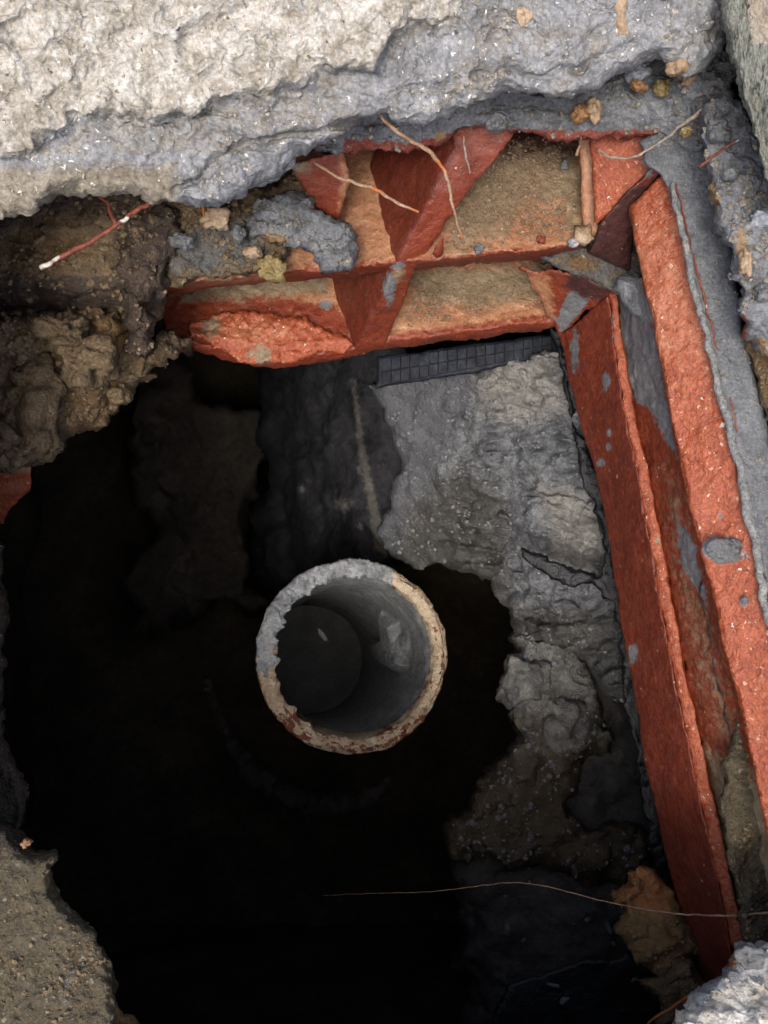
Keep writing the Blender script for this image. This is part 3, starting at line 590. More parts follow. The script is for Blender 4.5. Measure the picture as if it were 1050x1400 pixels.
plate('clay_sliver', [(592, 345, .618), (606, 322, .608), (606, 345, .62), (598, 354, .625)], M['clay'], TB, thick=.006, seed=55, masks={k: (lambda u, v: u * 0) for k in ('tan', 'dust', 'grey', 'dark')})
# red cell wall peeping out behind the mortar chunk
plate('cell_wall', [(395, 225, .592), (470, 205, .585), (478, 250, .60), (462, 300, .622), (430, 285, .62)], M['clay'], TB, thick=.008, seed=56, masks={'dust': spot((400, 225, 20, 14)), 'tan': spot((478, 250, 12, 60)), 'grey': lambda u, v: u * 0, 'dark': lambda u, v: u * 0}, label='bright red side of a cell wall behind the grey chunk')
# grit lying in the cells
def grit(name, n, region, dfn, mat_, parent, smin, smax, seed):
    r = random.Random(seed); Vs, Fs = [], []; k = 0
    P = np.array(region)
    while k < n:
        u = r.uniform(P[:, 0].min(), P[:, 0].max()); v = r.uniform(P[:, 1].min(), P[:, 1].max())
        if sdist(np.array([u]), np.array([v]), region)[0] < r.uniform(0, 14): continue
        if noise(np.array([[u / 26., v / 20., seed * 1.]]))[0] < r.uniform(-.9, .35): continue
        s = r.uniform(smin, smax) * r.uniform(.35, 1)
        c = W(u, v, dfn(u, v)) + np.array([0, 0, s * .3])
        b = np.array([(1, 0, 0), (-1, 0, 0), (0, 1, 0), (0, -1, 0), (0, 0, 1), (0, 0, -1), (.6, .6, .5), (-.6, .6, .5), (.6, -.6, .5), (-.6, -.6, .5)]) * [r.uniform(.7, 1.3) for _ in range(3)]
        q = c + b * s * np.array([[r.uniform(.75, 1.2)] for _ in b])
        t = np.array([(4, 6, 7), (4, 7, 9), (4, 9, 8), (4, 8, 6), (6, 0, 2), (2, 7, 6), (7, 2, 1), (7, 1, 9), (9, 1, 3), (9, 3, 8), (8, 3, 0), (8, 0, 6), (0, 5, 2), (2, 5, 1), (1, 5, 3), (3, 5, 0)])
        Fs.append(t + 10 * k); Vs.append(q); k += 1
    return link(name, np.vstack(Vs), np.vstack(Fs), mat_, parent, kind='stuff', smooth=False)
M['grit'] = mat('loose_grit', [(72, 62, 52), (128, 108, 88), (156, 130, 104), (230, 224, 214)], 420, rough=(.4, .8), bump=.3)
grit('grit', 1900, [(640, 240), (700, 185), (790, 185), (800, 322), (700, 338), (600, 350), (615, 310)], lambda u, v: .6305 + .034 * (345 - v) / 185, M['grit'], TB, .0005, .0015, 1)
grit('grit', 900, [(560, 385), (745, 378), (752, 425), (640, 440), (550, 450)], lambda u, v: .7205 + .031 * (450 - v) / 140, M['grit'], TB, .0004, .0013, 2)
pebble('pebble', (655, 340, .626), (14, 12, .008), M['pebble_grey'], TB, seed=61); pebble('pebble', (784, 332, .626), (14, 12, .007), M['pebble_blue'], TB, seed=62)
pebble('clay_crumb', (740, 328, .625), (12, 12, .007), M['clay'], TB, seed=63); pebble('pebble', (772, 225, .646), (12, 14, .007), M['pebble_grey'], TB, seed=64)
rock('mortar_patch', [(786, 310), (808, 306), (814, 326), (800, 336), (786, 330)], .6185, M['pebble_tan'], TB, step=2.5, thick=.01, seed=65, jag=((10, 2), (5, 1)))

# grey chunk and rubble lying on the upper shelf
rock('mortar_chunk', [(345, 280), (385, 262), (420, 270), (440, 292), (480, 305), (492, 345), (478, 368), (440, 372), (428, 345), (400, 335), (372, 330), (340, 322)], .60, M['mortar'], step=2.4, jag=((16, 4), (6, 2)), amp=((.01, .0018), (.004, .0012), (.002, .0006)),
    lumps=((.008, .003),), thick=.05, under=5, rnd_px=14, rnd_d=.009, seed=71, masks={'red': lambda u, v: u * 0, 'tan': spot((372, 330, 20, 12)), }, label='dark blue-grey chunk of mortar lying on the tan upper shelf of the back clay block', cat='mortar chunk')
rub = rock('rubble_heap', [(215, 290), (240, 262), (300, 275), (360, 262), (420, 225), (445, 240), (430, 275), (380, 320), (390, 345), (370, 372), (320, 380), (240, 388), (225, 380)], lambda u, v: .612 + .00004 * (v - 260), M['soil'], step=2.6,
    amp=((.012, .002), (.005, .0016), (.0025, .0008)), lumps=((.014, .006), (.007, .002)), thick=.05, under=2, rnd_px=10, rnd_d=.006, seed=72,
    masks={'grey': pmany(pm([(260, 300), (350, 290), (370, 345), (300, 370), (235, 370), (235, 330)], 22)), 'ochre': spot((280, 290, 40, 20)), 'dark': lambda u, v: u * 0}, label='brown and grey rubble packed under the slab, left of the grey mortar chunk', cat='rubble')
for k, (u, v, s, m) in enumerate([(325, 320, (20, 22, .012), 'pebble_grey'), (296, 298, (40, 34, .014), 'pebble_tan'), (250, 330, (30, 24, .01), 'pebble_grey'), (345, 345, (26, 16, .01), 'pebble_tan')]):
    pebble('stone', (u, v, .600), s, M[m], rub, seed=80 + k)
pebble('yellow_stone', (370, 364, .612), (42, 36, .016), M['pebble_yellow'], seed=91, rough=.35, label='wet yellowish stone on the front edge of the upper shelf', cat='stone')

# ------------------------------------------------------------------ left bank
def d_left(u, v): return .60 + .012 * np.clip((u - 100) / 120, -1, 1)
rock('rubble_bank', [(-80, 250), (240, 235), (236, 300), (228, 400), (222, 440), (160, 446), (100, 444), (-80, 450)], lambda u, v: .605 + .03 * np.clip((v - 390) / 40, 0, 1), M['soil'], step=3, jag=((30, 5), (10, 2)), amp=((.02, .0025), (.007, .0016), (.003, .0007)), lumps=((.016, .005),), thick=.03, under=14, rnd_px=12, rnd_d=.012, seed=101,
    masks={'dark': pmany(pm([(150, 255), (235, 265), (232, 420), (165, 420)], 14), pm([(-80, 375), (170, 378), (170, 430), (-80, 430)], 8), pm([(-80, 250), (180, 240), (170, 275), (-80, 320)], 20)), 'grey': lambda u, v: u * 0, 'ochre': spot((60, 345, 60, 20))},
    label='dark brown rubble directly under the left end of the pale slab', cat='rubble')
rock('dark_stub', [(150, 290), (246, 280), (240, 330), (214, 388), (206, 420), (214, 462), (200, 492), (180, 482), (164, 440), (160, 400)], .598, M['soil'], step=2.6, jag=((30, 10), (10, 4)), amp=((.015, .003), (.005, .002), (.0025, .0007)), lumps=((.014, .004),), thick=.04, under=6, rnd_px=26, rnd_d=.012, seed=102,
    masks={'dark': lambda u, v: u * 0 + .8, 'grey': lambda u, v: u * 0, 'ochre': lambda u, v: u * 0}, label='dark purplish upright stub standing at the left end of the clay block', cat='stub')
low = rock('rubble_bank', [(-80, 425), (40, 428), (110, 425), (165, 425), (180, 460), (205, 474), (235, 452), (262, 466), (238, 486), (206, 508), (205, 520), (182, 528), (160, 552), (148, 566), (140, 585), (118, 590), (96, 602), (76, 616), (60, 634), (-80, 655)],
    lambda u, v: .60 + .05 * np.clip((u + v - 480) / 250, 0, 1), M['soil'], step=2.8, jag=((22, 6), (9, 3)), amp=((.02, .003), (.007, .0022), (.003, .0008)), lumps=((.022, .009), (.009, .003)), thick=.06, under=14, rnd_px=18, rnd_d=.016, seed=103,
    masks={'dark': pmany(pm([(-80, 425), (170, 425), (170, 436), (-80, 445)], 10), spot((60, 560, 40, 46))), 'grey': spot((110, 620, 20, 12), (150, 590, 10, 8)), 'ochre': spot((150, 470, 50, 40), (110, 560, 30, 30), (20, 610, 24, 16))},
    label='knobbly brown rubble mass overhanging the pit on the left', cat='rubble')
pebble('stone', (38, 552, .612), (92, 118, .04), M['soil'], low, seed=111, rough=.45, label='large dark round stone in the rubble')
pebble('stone', (22, 612, .605), (74, 66, .03), M['soil'], low, seed=112, rough=.45, label='ochre stone at the left edge')
pebble('stone', (120, 500, .60), (70, 60, .03), M['soil'], low, seed=113, rough=.5); pebble('stone', (90, 455, .60), (70, 46, .03), M['soil'], low, seed=114, rough=.5)
pebble('stone', (165, 560 - 20, .635), (30, 26, .014), M['soil'], low, seed=116)
plate('clay_fragment', [(-60, 640, .69), (0, 638, .69), (42, 634, .685), (40, 668, .70), (14, 696, .71), (4, 716, .72), (-60, 730, .72)], M['clay_gloss'], thick=.03, under=6, seed=120, masks={'pale': spot((22, 665, 14, 8)), 'grey': lambda u, v: u * 0, 'tan': spot((30, 640, 20, 6)), 'dust': lambda u, v: u * 0},
    label='small red clay fragment poking out at the left edge below the brown rubble', cat='clay fragment')
rock('earth_strip', [(-80, 735), (2, 745), (8, 800), (12, 850), (2, 900), (4, 960), (10, 1010), (22, 1055), (38, 1078), (32, 1108), (24, 1135), (40, 1160), (-80, 1200)], .56, M['mud'], step=2.8, jag=((22, 4), (8, 2)), lumps=((.01, .003),), thick=.06, under=8, seed=125,
    masks={'dark': pm([(-90, 700), (60, 740), (60, 1130), (-90, 1130)], 14), 'grey': lambda u, v: u * 0}, label='narrow strip of dark earth along the left edge of the pit', cat='earth')
ms = rock('muddy_stone', [(-80, 1120), (10, 1130), (30, 1150), (45, 1164), (72, 1166), (71, 1212), (96, 1240), (128, 1268), (134, 1288), (156, 1312), (159, 1350), (150, 1382), (156, 1400), (160, 1480), (-80, 1480)], lambda u, v: .50 - .02 * np.clip((v - 1150) / 250, 0, 1), M['mud'], step=2.4,
    jag=((22, 4), (8, 1.5)), amp=((.02, .002), (.006, .0009), (.003, .0005)), lumps=((.0065, .0028),), thick=.06, under=8, rnd_px=22, rnd_d=.018, seed=126,
    relief=lambda u, v: .006 * np.exp(-((u - 72) / 18) ** 2 - ((v - 1175) / 16) ** 2), masks={'grey': lambda u, v: .4 * spot((85, 1350, 26, 50))(u, v), 'dark': pm([(-90, 1100), (60, 1120), (70, 1165), (-90, 1180)], 20)},
    label='wet olive-grey muddy stone full of pale grains in the lower left corner', cat='stone')
pebble('crumb', (36, 1152, .50), (14, 12, .006), M['pebble_orange'], ms, seed=127)
rock('yellow_clay', [(148, 1375), (160, 1368), (168, 1388), (190, 1398), (215, 1420), (215, 1490), (140, 1490)], .53, M['ochre'], step=2.6, jag=((12, 2), (6, 1)), thick=.03, seed=128, masks={'orange': lambda u, v: u * 0}, label='bit of yellow clay showing beside the muddy stone at the bottom edge', cat='clay')

# ------------------------------------------------------------------ bottom right
cs = rock('corner_stone', [(905, 1480), (918, 1410), (938, 1378), (955, 1352), (985, 1336), (1002, 1312), (1012, 1294), (1060, 1284), (1120, 1280), (1120, 1480)], lambda u, v: .50 - .02 * np.clip((v - 1330) / 70, 0, 1), M['slab'], step=2.4, jag=((20, 5), (8, 2)), lumps=((.009, .004),), amp=((.015, .0025), (.006, .0015), (.003, .0006)), thick=.06, under=6, rnd_px=22, rnd_d=.02, seed=131,
    masks={'grey': pm([(900, 1330), (1120, 1270), (1120, 1318), (1000, 1345), (960, 1380)], 16), 'olive': lambda u, v: u * 0, 'rust': spot((1000, 1318, 8, 8))}, label='pale rough stone in the lower right corner', cat='stone')
pebble('pebble', (1026, 1305, .50), (40, 34, .014), M['pebble_grey'], cs, seed=132)
rock('earth_bank', [(1000, 985), (1040, 1000), (1120, 1150), (1120, 1330), (985, 1345), (1018, 1320), (1010, 1240), (990, 1150), (985, 1080)], .598, M['mud'], step=2.8, jag=((20, 4), (8, 2)), lumps=((.02, .006),), thick=.02, rnd_px=12, rnd_d=.006, seed=133,
    masks={'grey': lambda u, v: u * 0, 'dark': spot((1040, 1230, 14, 8))}, label='olive-brown earth at the right edge beside the lower end of the red bars', cat='earth')
rock('earth_mound', [(865, 1340), (900, 1335), (940, 1310), (965, 1345), (1000, 1340), (1000, 1480), (880, 1480), (898, 1420), (900, 1370)], .66, M['soil'], step=2.8, jag=((20, 4), (8, 2)), lumps=((.016, .005),), thick=.05, under=4, rnd_px=12, rnd_d=.01, seed=134,
    masks={'grey': lambda u, v: u * 0, 'dark': lambda u, v: u * 0, 'ochre': lambda u, v: u * 0 + .35}, label='brown crumbly earth under the yellow clay lump and left of the corner stone', cat='earth')
rock('clay_lump', [(836, 1218), (858, 1212), (864, 1190), (878, 1182), (906, 1200), (920, 1230), (940, 1262), (962, 1300), (950, 1315), (925, 1330), (905, 1345), (880, 1320), (860, 1300), (845, 1276), (850, 1240)], lambda u, v: .70 - .02 * np.clip((v - 1180) / 120, 0, 1), M['ochre'], step=2.4,
    jag=((18, 4), (7, 2)), amp=((.014, .003), (.006, .0014), (.003, .0004)), lumps=((.02, .007), (.012, .004)), thick=.05, under=6, rnd_px=14, rnd_d=.012, seed=135, masks={'orange': pm([(836, 1218), (864, 1190), (878, 1182), (906, 1200), (925, 1240), (890, 1250), (860, 1240)], 14)},
    label='lump of yellow-brown clay stuck against the lower end of the red inner face', cat='clay')

# ------------------------------------------------------------------ in the pit: wall under the blocks
def d_wall(u, v): return 1 / (1 / .80 - np.clip((770 - u) / 260, -.3, 1) * .17 - np.clip((v - 480) / 330, 0, 1) * .12)
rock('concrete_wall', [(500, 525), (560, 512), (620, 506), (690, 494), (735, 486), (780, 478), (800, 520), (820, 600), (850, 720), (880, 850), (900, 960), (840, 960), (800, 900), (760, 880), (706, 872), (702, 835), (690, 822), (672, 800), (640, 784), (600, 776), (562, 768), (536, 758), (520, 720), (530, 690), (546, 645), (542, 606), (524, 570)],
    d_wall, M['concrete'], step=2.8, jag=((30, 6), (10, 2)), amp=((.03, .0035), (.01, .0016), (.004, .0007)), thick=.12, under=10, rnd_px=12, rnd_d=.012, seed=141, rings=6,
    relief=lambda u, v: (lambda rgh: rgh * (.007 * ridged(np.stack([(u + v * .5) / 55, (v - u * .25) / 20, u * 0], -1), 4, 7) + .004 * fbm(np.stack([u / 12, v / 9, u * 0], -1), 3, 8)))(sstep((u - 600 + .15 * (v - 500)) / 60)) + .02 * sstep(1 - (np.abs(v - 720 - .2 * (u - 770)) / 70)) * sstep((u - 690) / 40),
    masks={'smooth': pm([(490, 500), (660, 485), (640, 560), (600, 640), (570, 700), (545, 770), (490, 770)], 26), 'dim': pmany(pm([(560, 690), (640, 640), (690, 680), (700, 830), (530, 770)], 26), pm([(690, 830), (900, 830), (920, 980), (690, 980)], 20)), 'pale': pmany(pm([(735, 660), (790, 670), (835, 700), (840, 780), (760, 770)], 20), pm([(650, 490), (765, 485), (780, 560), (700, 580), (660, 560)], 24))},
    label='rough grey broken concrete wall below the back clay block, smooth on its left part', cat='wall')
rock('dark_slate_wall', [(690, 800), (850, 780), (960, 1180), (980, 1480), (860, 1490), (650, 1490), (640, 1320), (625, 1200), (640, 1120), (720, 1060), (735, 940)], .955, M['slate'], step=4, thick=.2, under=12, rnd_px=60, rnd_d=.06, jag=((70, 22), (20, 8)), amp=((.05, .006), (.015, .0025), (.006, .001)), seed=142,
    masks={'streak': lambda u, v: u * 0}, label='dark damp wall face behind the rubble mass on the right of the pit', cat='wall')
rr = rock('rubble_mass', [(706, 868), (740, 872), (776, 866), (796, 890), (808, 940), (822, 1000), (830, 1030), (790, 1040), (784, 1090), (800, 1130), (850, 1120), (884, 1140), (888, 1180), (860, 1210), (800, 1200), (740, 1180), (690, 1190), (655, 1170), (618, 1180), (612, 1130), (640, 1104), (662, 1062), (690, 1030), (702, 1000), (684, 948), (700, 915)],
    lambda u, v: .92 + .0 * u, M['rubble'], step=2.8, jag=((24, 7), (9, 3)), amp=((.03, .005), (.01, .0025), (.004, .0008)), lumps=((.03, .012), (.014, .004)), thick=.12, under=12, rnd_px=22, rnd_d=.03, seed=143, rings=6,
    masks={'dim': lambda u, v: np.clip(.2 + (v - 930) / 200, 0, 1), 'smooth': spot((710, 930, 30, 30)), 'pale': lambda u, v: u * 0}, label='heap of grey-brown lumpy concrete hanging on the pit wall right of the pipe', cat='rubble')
pebble('stone', (764, 985, .93), (70, 80, .05), M['rubble'], rr, seed=151, rough=.3); pebble('stone', (716, 925, .92), (62, 74, .05), M['rubble'], rr, seed=152, rough=.3)
pebble('stone', (768, 830, .95), (20, 12, .01), M['pebble_orange'], rr, seed=155, label='small orange stone in the wall')
drip = rock('mortar_drip', [(618, 1130), (640, 1125), (650, 1170), (640, 1200), (655, 1260), (668, 1330), (655, 1320), (636, 1240), (622, 1190)], .99, M['concrete'], step=3, jag=((16, 4), (8, 2)), thick=.02, rnd_px=8, rnd_d=.006, seed=156, masks={'dim': lambda u, v: u * 0 + .8, 'smooth': lambda u, v: u * 0, 'pale': lambda u, v: u * 0},
    label='thin pale drip of mortar running down the dark wall below the lumpy concrete', cat='mortar')
for k, (u, v, a, b) in enumerate([(694, 1270, 12, 16), (716, 1286, 10, 6), (757, 1347, 6, 18), (771, 1369, 9, 14), (803, 1258, 7, 10), (833, 1270, 8, 20), (724, 1206, 5, 5), (838, 1290, 6, 8), (812, 1232, 5, 6)]):
    pebble('chip', (u, v, .79 if v > 1300 else .93), (a, b, .005), M['pebble_grey'], drip, seed=170 + k, rot=k * .7, n=8)
# black membrane
rock('black_sheet', [(752, 448), (770, 450), (786, 580), (800, 600), (822, 660), (838, 740), (856, 850), (872, 930), (892, 1040), (914, 1140), (940, 1260), (915, 1230), (896, 1200), (882, 1120), (874, 1050), (850, 940), (846, 860), (838, 826), (812, 800), (768, 800), (744, 784), (716, 762), (712, 750), (742, 758), (780, 776), (822, 792), (824, 752), (818, 700), (796, 660), (788, 600), (778, 560)],
    lambda u, v: .79 + .015 * np.clip((800 - u) / 90, 0, 1), M['black'], step=2.6, jag=((14, 4), (6, 1.5)), amp=((.015, .002), (.006, .0008)), thick=.006, under=1, rnd_px=4, rnd_d=.003, seed=145,
    label='torn black waterproof membrane along the left edge of the red inner face', cat='membrane')
rock('black_plate', [(690, 1350), (740, 1330), (800, 1312), (860, 1306), (888, 1318), (900, 1340), (904, 1370), (890, 1420), (880, 1490), (640, 1490)], lambda u, v: .80 + u * 0, M['black'], step=3, jag=((20, 3), (8, 1.5)), amp=((.04, .0015), (.01, .0004)), thick=.012, under=2, rnd_px=6, rnd_d=.004, seed=146,
    label='black plastic sheet with a curved edge at the bottom of the picture', cat='plastic sheet')
# glazed tile strip under the back block
TS = thing('tile_strip', (640, 495, .84), 'strip of small dark blue glazed tiles just under the lower clay shelf', 'tile strip')
r0 = random.Random(8); n = 0
for row in range(2):
    for c in range(19):
        f0, f1 = c / 19, (c + .96) / 19
        u0, u1 = 522 + 245 * f0, 522 + 245 * f1
        vt = lambda u, k: 490 - .128 * (u - 522) + k * (19 - .034 * (u - 522))
        if r0.random() < .08: continue
        dd = .83 + r0.uniform(-.0006, .0008); k0, k1 = row + .02, row + .97
        q = [(u0, vt(u0, k0)), (u1, vt(u1, k0)), (u1, vt(u1, k1)), (u0, vt(u0, k1))]
        t = [W(a, b, dd + r0.uniform(-.0005, .0005)) for a, b in q]; lo = [W(a, b, dd + .008) for a, b in q]
        cen = sum(t) / 4; tb = [p * .92 + cen * .08 + np.array([0, 0, .0006]) for p in t]
        V = np.array(lo + t + tb); V[4:8, 2] -= .0006
        link('tile', V, np.array([(0, 1, 5, 4), (1, 2, 6, 5), (2, 3, 7, 6), (3, 0, 4, 7), (4, 5, 9, 8), (5, 6, 10, 9), (6, 7, 11, 10), (7, 4, 8, 11), (8, 9, 10, 11)])[:, ::-1], M['tile'], TS, smooth=False)
plate('backing', [(515, 488, .8312), (770, 455, .8312), (770, 482, .8312), (640, 512, .8312), (515, 530, .8312)], M['tile'], TS, thick=.01, amp=((.02, .0003),), seed=147)
# far walls in the dark
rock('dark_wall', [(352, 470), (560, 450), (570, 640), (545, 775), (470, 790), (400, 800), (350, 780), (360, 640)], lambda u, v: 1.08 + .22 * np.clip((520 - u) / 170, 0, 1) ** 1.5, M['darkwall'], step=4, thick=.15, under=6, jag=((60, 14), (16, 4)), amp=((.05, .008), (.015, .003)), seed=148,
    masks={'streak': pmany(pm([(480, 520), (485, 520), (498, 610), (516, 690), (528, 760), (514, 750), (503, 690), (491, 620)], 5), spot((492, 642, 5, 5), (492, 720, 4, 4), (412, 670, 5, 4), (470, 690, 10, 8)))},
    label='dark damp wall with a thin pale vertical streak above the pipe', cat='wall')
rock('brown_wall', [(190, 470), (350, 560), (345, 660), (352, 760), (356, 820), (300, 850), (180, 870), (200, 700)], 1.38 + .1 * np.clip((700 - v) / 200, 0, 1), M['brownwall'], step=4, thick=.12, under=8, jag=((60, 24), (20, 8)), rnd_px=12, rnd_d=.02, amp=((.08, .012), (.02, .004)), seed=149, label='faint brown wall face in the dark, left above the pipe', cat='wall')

# ------------------------------------------------------------------ the pipe
def ring_tube(name, top, bot, prof, mat_, parent=None, n=180, seed=0, amp=(), ragged=None, **kw):
    """prof: list of (radius, height along the axis from the rim, metres); axis from top to bot (photo points)"""
    p0, p1 = W(*top), W(*bot); ax = (p1 - p0) / np.linalg.norm(p1 - p0)
    X = np.cross(ax, [0, 1, 0]); X /= np.linalg.norm(X); Y = np.cross(ax, X)
    a = np.linspace(0, 2 * np.pi, n, endpoint=False); V = []
    for r, h in prof: V.append(p0 + ax * h + r * (np.cos(a)[:, None] * X + np.sin(a)[:, None] * Y))
    V = np.vstack(V); m = len(prof)
    i, j = np.meshgrid(np.arange(m - 1), np.arange(n), indexing='ij'); i, j = i.ravel(), j.ravel(); j2 = (j + 1) % n
    q = np.stack([i * n + j, i * n + j2, (i + 1) * n + j2, (i + 1) * n + j], -1)
    if ragged is not None: V = ragged(V, p0, ax)
    V = displace(V, amp, seed)
    return link(name, V, q, mat_, parent, **kw)
PC = (483, 896, .95)
PT = thing('pipe_stub', (450, 900, 1.30), 'open upright pipe stub with a broken cream, rust and grey rim', 'pipe')
Ro, Ri = .0968, .0805
prof = [(.083, .5), (.084, .2), (.086, .12)] + [(.088 + .0095 * math.exp(-h / .022), h) for h in np.linspace(.09, .006, 26)]
for t in np.linspace(0, 1, 12): prof.append((Ro - (Ro - Ri) * t, .004 - .004 * math.sin(math.pi * t)))
prof += [(Ri, h) for h in np.linspace(.006, .50, 140)]
def rag(V, p0, ax):
    u, v = UV(V); ang = np.degrees(np.arctan2(-(v - 896), u - 483)) % 360
    rel = V - p0; h = rel @ ax; rad = rel - h[:, None] * ax; rl = np.linalg.norm(rad, axis=1); rn = rad / rl[:, None]
    on = np.exp(-(h / .012) ** 2); inner = (rl < (Ro + Ri) / 2 + .002)
    dist = lambda c, wd: np.exp(-((((ang - c + 180) % 360) - 180) / wd) ** 2)
    crust = sstep((ang - 55) / 12) * sstep((190 - ang) / 8)
    nz = fbm(V / .004, 3, 3); nz2 = fbm(V / .012, 3, 6)
    # crust builds the rim inward in teeth on the upper left, lumps on the left, thins on the right
    dr = inner * on * (-.0034 * crust * np.clip(nz * .7 + nz2 * .9 + .5, 0, 2.4) - .0045 * dist(215, 22) * np.clip(nz2 + .8, 0, 2) - .008 * dist(184, 3.5) - .003 * np.clip(nz2, 0, 1)) + (1 - inner) * on * (.0009 * nz2 + .0008 * crust * np.clip(nz, 0, 1))
    dr = dr + inner * on * .004 * (dist(330, 95))
    V = V + rn * dr[:, None] - ax * (on * (.0008 * nz + .001 * crust * np.abs(nz) + .0015 * nz2))[:, None]
    # mortar splash on the inner right side
    b1 = pmany(spot((540, 885, 18, 20)), pm([(522, 835), (546, 850), (552, 880), (560, 910), (545, 918), (528, 905), (516, 890), (518, 878), (530, 870), (528, 850)], 6))(u, v)
    V = V - rn * ((rl < Ri + .001) * (h > .012) * .014 * sstep((b1 - .3) * 2))[:, None]
    return V
def angm(u, v): return np.degrees(np.arctan2(-(v - 896), u - 483)) % 360
def band_mask(lo, hi, soft=6): return lambda u, v: np.clip(.5 + np.minimum(((angm(u, v) - lo + 180) % 360) - 180, (((hi - angm(u, v)) + 180) % 360) - 180) / (2 * soft), 0, 1)
def rimd(u, v): return np.hypot(u - 483, (v - 896) * 1.0)
def onrim(u, v): return np.clip((rimd(u, v) - 103) / 6, 0, 1)
def m_cream(u, v):
    a = angm(u, v); a = a + 7 * fbm(np.stack([u / 7, v / 7, u * 0], -1), 3, 8) * (a > 30); return np.clip(np.maximum(sstep((a - 184) / 9) * .95, sstep((66 - a) / 9) * .95), 0, 1) * onrim(u, v) * np.clip((139 - rimd(u, v)) / 6, 0, 1)
def m_rust(u, v):
    a = angm(u, v); r = rimd(u, v)
    nz = fbm(np.stack([a / 6, r / 3.2, a * 0], -1), 4, 4)
    k = .30 + .2 * (np.cos(np.radians(a - 300)) > .1) + .3 * np.exp(-((a - 225) / 12) ** 2) - .45 * np.exp(-((a - 205) / 12) ** 2) - .2 * np.exp(-((a - 15) / 20) ** 2)
    return np.clip(k * .8 + nz * .42 + .14 * np.clip((r - 124) / 6, -1, 1), 0, 1) * (m_cream(u, v) > .3)
def m_crust(u, v):
    a = angm(u, v); return np.clip(sstep((a - 60) / 6) * sstep((192 - a) / 5), 0, 1) * np.clip((rimd(u, v) - 92) / 10, 0, 1) * .85
pipe_masks = {'cream': m_cream, 'rust': m_rust,
    'crust': lambda u, v: np.maximum.reduce([m_crust(u, v), pm([(522, 835), (546, 850), (552, 880), (560, 910), (545, 918), (528, 905), (516, 890), (518, 878), (530, 870), (528, 850)], 6)(u, v), spot((585, 905, 8, 30), (560, 955, 30, 12), (572, 845, 6, 16), (520, 812, 30, 5), (560, 880, 6, 9), (590, 940, 6, 14), (530, 975, 24, 6))(u, v) * .8]),
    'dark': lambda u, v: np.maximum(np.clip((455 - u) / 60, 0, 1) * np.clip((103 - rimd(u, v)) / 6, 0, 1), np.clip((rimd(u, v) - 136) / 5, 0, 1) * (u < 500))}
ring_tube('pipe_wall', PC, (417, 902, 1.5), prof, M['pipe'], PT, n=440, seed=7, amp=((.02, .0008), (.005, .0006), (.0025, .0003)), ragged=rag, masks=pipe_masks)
def disc(name, c, nrm_to, rad, mat_, parent, h0, **kw):
    p0, p1 = W(*c), W(*nrm_to); ax = (p1 - p0) / np.linalg.norm(p1 - p0); X = np.cross(ax, [0, 1, 0]); X /= np.linalg.norm(X); Y = np.cross(ax, X)
    V = [p0 + ax * h0]; n = 48; rs = np.linspace(.02, 1, 14) * rad; a = np.linspace(0, 2 * np.pi, n, endpoint=False)
    for r in rs: V += list(p0 + ax * h0 + r * (np.cos(a)[:, None] * X + np.sin(a)[:, None] * Y))
    V = np.array(V); i, j = np.meshgrid(np.arange(13), np.arange(n), indexing='ij'); i, j = i.ravel(), j.ravel(); j2 = (j + 1) % n
    q = 1 + np.stack([i * n + j, i * n + j2, (i + 1) * n + j2, (i + 1) * n + j], -1); jj = np.arange(n)
    t = np.stack([np.zeros(n, int), 1 + (jj + 1) % n, 1 + jj], -1)
    V = displace(V, ((.03, .003),), 5)
    return link(name, V, [q, t], mat_, parent, **kw)
disc('silt', PC, (417, 902, 1.5), Ri + .002, M['silt'], PT, .49)
pebble('crumb_and_glint', (441, 868, 1.12), (20, 7, .003), M['pebble_grey'], PT, seed=160, rot=-.9)  # pale flake standing in for a highlight deep in the bore
pebble('crumb_and_glint', (369, 889, .944), (22, 24, .014), M['pebble_tan'], PT, seed=161)
tube('pipe_collar', [(285, 930, 1.27), (300, 985, 1.26), (330, 1035, 1.25), (375, 1078, 1.24), (430, 1100, 1.235), (482, 1098, 1.235), (520, 1080, 1.24), (548, 1050, 1.26)], [.004, .012, .014, .014, .012, .004], M['brownwall'], seed=9, wob=.006, seg=14, n=120,
    label='faint broken arc of a wider collar in the dark below the pipe stub', cat='pipe collar')

# ------------------------------------------------------------------ roots and twigs
Z = lambda u, v: u * 0
tw = tube('twig', [(56, 366, .53), (95, 345, .525), (135, 325, .52), (158, 308, .515), (190, 285, .505), (212, 272, .495), (240, 245, .49)], [.0014, .0016, .0013, .0012, .0014, .0011], M['twig'], wob=.0006, n=90, masks={'white': pmany(spot((60, 362, 9, 8), (76, 352, 6, 5), (170, 300, 8, 4)))},
    label='thin red-brown twig with a white tip sticking out under the slab, upper left', cat='twig')
tube('side_shoot', [(158, 306, .515), (150, 288, .52), (146, 276, .525), (128, 264, .53), (112, 256, .53)], [.0012, .001, .0007], M['twig'], tw, wob=.0005, masks={'white': Z})
tube('root', [(430, 222, .53), (455, 238, .525), (480, 248, .52), (510, 258, .515), (540, 276, .51), (573, 291, .508)], [.0007, .0009, .001, .0009, .0006], M['root'], wob=.0006, n=70, masks={'orange': spot((512, 262, 12, 6), (566, 288, 8, 4))}, label='straight pale root pointing down right in front of the left red cell wall', cat='root')
tube('root', [(515, 145, .50), (530, 168, .505), (560, 192, .51), (588, 208, .515), (606, 232, .52), (614, 262, .525), (622, 295, .53), (632, 326, .54)], [.0008, .0011, .0012, .001, .0009, .0006], M['root'], wob=.0007, n=90, masks={'orange': spot((602, 230, 8, 10), (631, 322, 4, 5))}, label='long bent root hanging across the slanting web', cat='root')
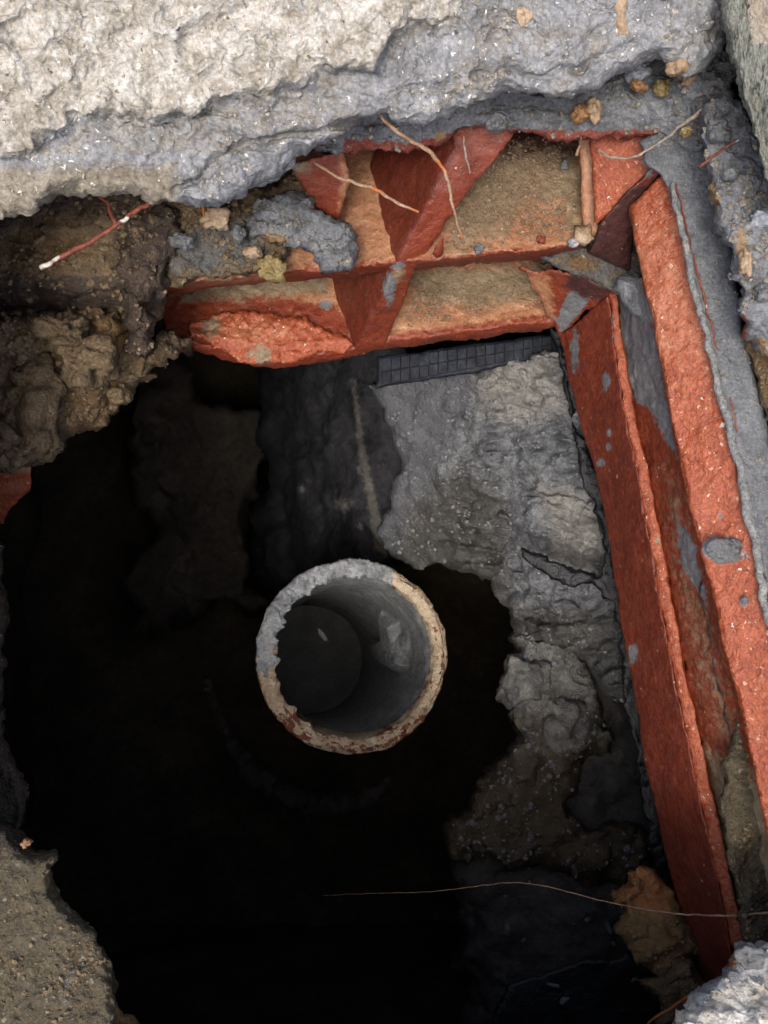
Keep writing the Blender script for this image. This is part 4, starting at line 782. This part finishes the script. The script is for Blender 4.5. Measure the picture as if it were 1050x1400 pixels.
tube('root', [(634, 186, .55), (635, 205, .555), (640, 222, .56), (643, 238, .565)], [.0005, .0007, .0005], M['greyroot'], wob=.0006, label='very short thin root hanging right of the long bent root', cat='root')
tube('root', [(795, 186, .56), (792, 200, .57), (788, 212, .575)], [.0008, .0006, .001], M['root'], wob=.0004, masks={'orange': Z}, label='tiny root stub hanging above the upper cell of the clay block', cat='root')
tube('root', [(818, 205, .56), (835, 214, .555), (858, 216, .55), (885, 206, .54), (915, 185, .53), (940, 165, .52), (966, 147, .51)], [.0008, .0008, .0007, .0009, .0012], M['greyroot'], wob=.0006, n=80, label='curved grey root reaching to the right corner of the mortar shelf', cat='root')
tube('root', [(956, 228, .505), (972, 216, .50), (990, 202, .498), (1010, 190, .495)], [.0008, .0006, .0005], M['twig'], wob=.0005, masks={'white': spot((1008, 190, 4, 4))}, label='small red root bit lying on the lumpy concrete at the right', cat='root')
tube('root', [(440, 1224, .76), (520, 1221, .73), (600, 1218, .71), (700, 1207, .69), (760, 1215, .68), (830, 1233, .665), (900, 1246, .65), (980, 1252, .62), (1050, 1248, .59), (1100, 1240, .585)], [.0001, .0002, .0003, .0004, .0007, .0007], M['root'], wob=.0004, n=140, label='long hair-thin pale root spanning the lower part of the pit', cat='root')
tube('root', [(868, 1425, .62), (890, 1395, .615), (915, 1380, .61), (945, 1360, .60), (965, 1348, .59)], [.0007, .0009, .0006], M['root'], wob=.0006, masks={'orange': lambda u, v: u * 0 + .7}, label='short orange root beside the pale corner stone at the bottom', cat='root')
tube('root', [(277, 272, .56), (277, 282, .565), (279, 294, .57)], [.0008, .001, .0006], M['root'], wob=.0003, masks={'orange': lambda u, v: u * 0 + 1}, label='tiny orange root tip under the hanging mortar lobe', cat='root')

# ------------------------------------------------------------------ crumbs and sand grains lying on the broken surfaces
M['crumbs'] = mat('stone_crumbs', [(60, 56, 50), (110, 102, 90), (150, 144, 134), (214, 210, 202)], 300, rough=(.5, .85), bump=.3)
M['pale_crumbs'] = mat('pale_crumbs', [(112, 102, 86), (160, 152, 138), (190, 184, 174), (214, 210, 202)], 260, rough=(.5, .85), bump=.3)
M['grey_crumbs'] = mat('grey_crumbs', [(62, 64, 68), (98, 101, 106), (134, 136, 138), (186, 186, 184)], 300, rough=(.5, .85), bump=.3)
M['brown_crumbs'] = mat('brown_crumbs', [(52, 42, 30), (96, 80, 58), (132, 114, 88), (170, 156, 132)], 300, rough=(.5, .85), bump=.3)
def crumbs(o, n, mat_, smin=.0004, smax=.0022, seed=0):
    rg = np.random.RandomState(seed); me = o.data; N = len(me.vertices)
    co = np.empty(N * 3, np.float32); me.vertices.foreach_get('co', co); co = co.reshape(-1, 3).astype(float) + WO[o.name]
    nm = np.empty(N * 3, np.float32); me.vertices.foreach_get('normal', nm); nz = nm.reshape(-1, 3)
    ok = np.nonzero((np.abs(nz[:, 2]) > .45) & (co[:, 2] > np.percentile(co[:, 2], 45)))[0]
    p = rg.choice(ok, n * 3); c = co[p]
    keep = fbm(c / .02, 2, seed + 40) > rg.uniform(-.7, .8, len(c)); p = p[keep][:n]; c = co[p]; n = len(c)
    sz = smin + (smax - smin) * rg.rand(n) ** 3
    B = np.array([(1, 0, 0), (-1, 0, 0), (0, 1, 0), (0, -1, 0), (0, 0, 1), (0, 0, -1), (.6, .6, .5), (-.6, .6, .5), (.6, -.6, .5), (-.6, -.6, .5)])
    T = np.array([(4, 6, 7), (4, 7, 9), (4, 9, 8), (4, 8, 6), (6, 0, 2), (2, 7, 6), (7, 2, 1), (7, 1, 9), (9, 1, 3), (9, 3, 8), (8, 3, 0), (8, 0, 6), (0, 5, 2), (2, 5, 1), (1, 5, 3), (3, 5, 0)])
    a = rg.rand(n) * 6.283; ca, sa = np.cos(a), np.sin(a)
    Q = B[None] * (sz[:, None] * rg.uniform(.6, 1.35, (n, 3)))[:, None, :] * rg.uniform(.75, 1.2, (n, 10, 1))
    X = Q[..., 0] * ca[:, None] - Q[..., 1] * sa[:, None]; Y = Q[..., 0] * sa[:, None] + Q[..., 1] * ca[:, None]
    V = np.stack([X, Y, Q[..., 2]], -1) + c[:, None] + np.array([0, 0, 1.]) * (sz * .25)[:, None, None]
    return link('crumbs', V.reshape(-1, 3), (T[None] + 10 * np.arange(n)[:, None, None]).reshape(-1, 3), mat_, o, kind='stuff', smooth=False)
def ob(name): return bpy.data.objects[name]
for nm_, cnt, mt, big in (('broken_slab', 1500, 'pale_crumbs', .0013), ('mortar_bed', 900, 'crumbs', .0022), ('concrete_bank', 800, 'crumbs', .0024), ('rubble_heap', 700, 'brown_crumbs', .0024),
        ('rubble_bank', 900, 'brown_crumbs', .0026), ('rubble_bank.001', 1200, 'brown_crumbs', .0028), ('dark_stub', 260, 'brown_crumbs', .002), ('muddy_stone', 900, 'brown_crumbs', .0016),
        ('corner_stone', 200, 'pale_crumbs', .0014), ('concrete_wall', 1500, 'grey_crumbs', .0026), ('rubble_mass', 700, 'grey_crumbs', .003), ('mortar_chunk', 160, 'crumbs', .0018),
        ('earth_bank', 350, 'brown_crumbs', .0024), ('clay_lump', 160, 'brown_crumbs', .002), ('mortar_band', 260, 'crumbs', .0012), ('brown_rubble_bank', 200, 'brown_crumbs', .0024)):
    crumbs(ob(nm_), cnt, M[mt], .0004, big, seed=len(nm_) + cnt)
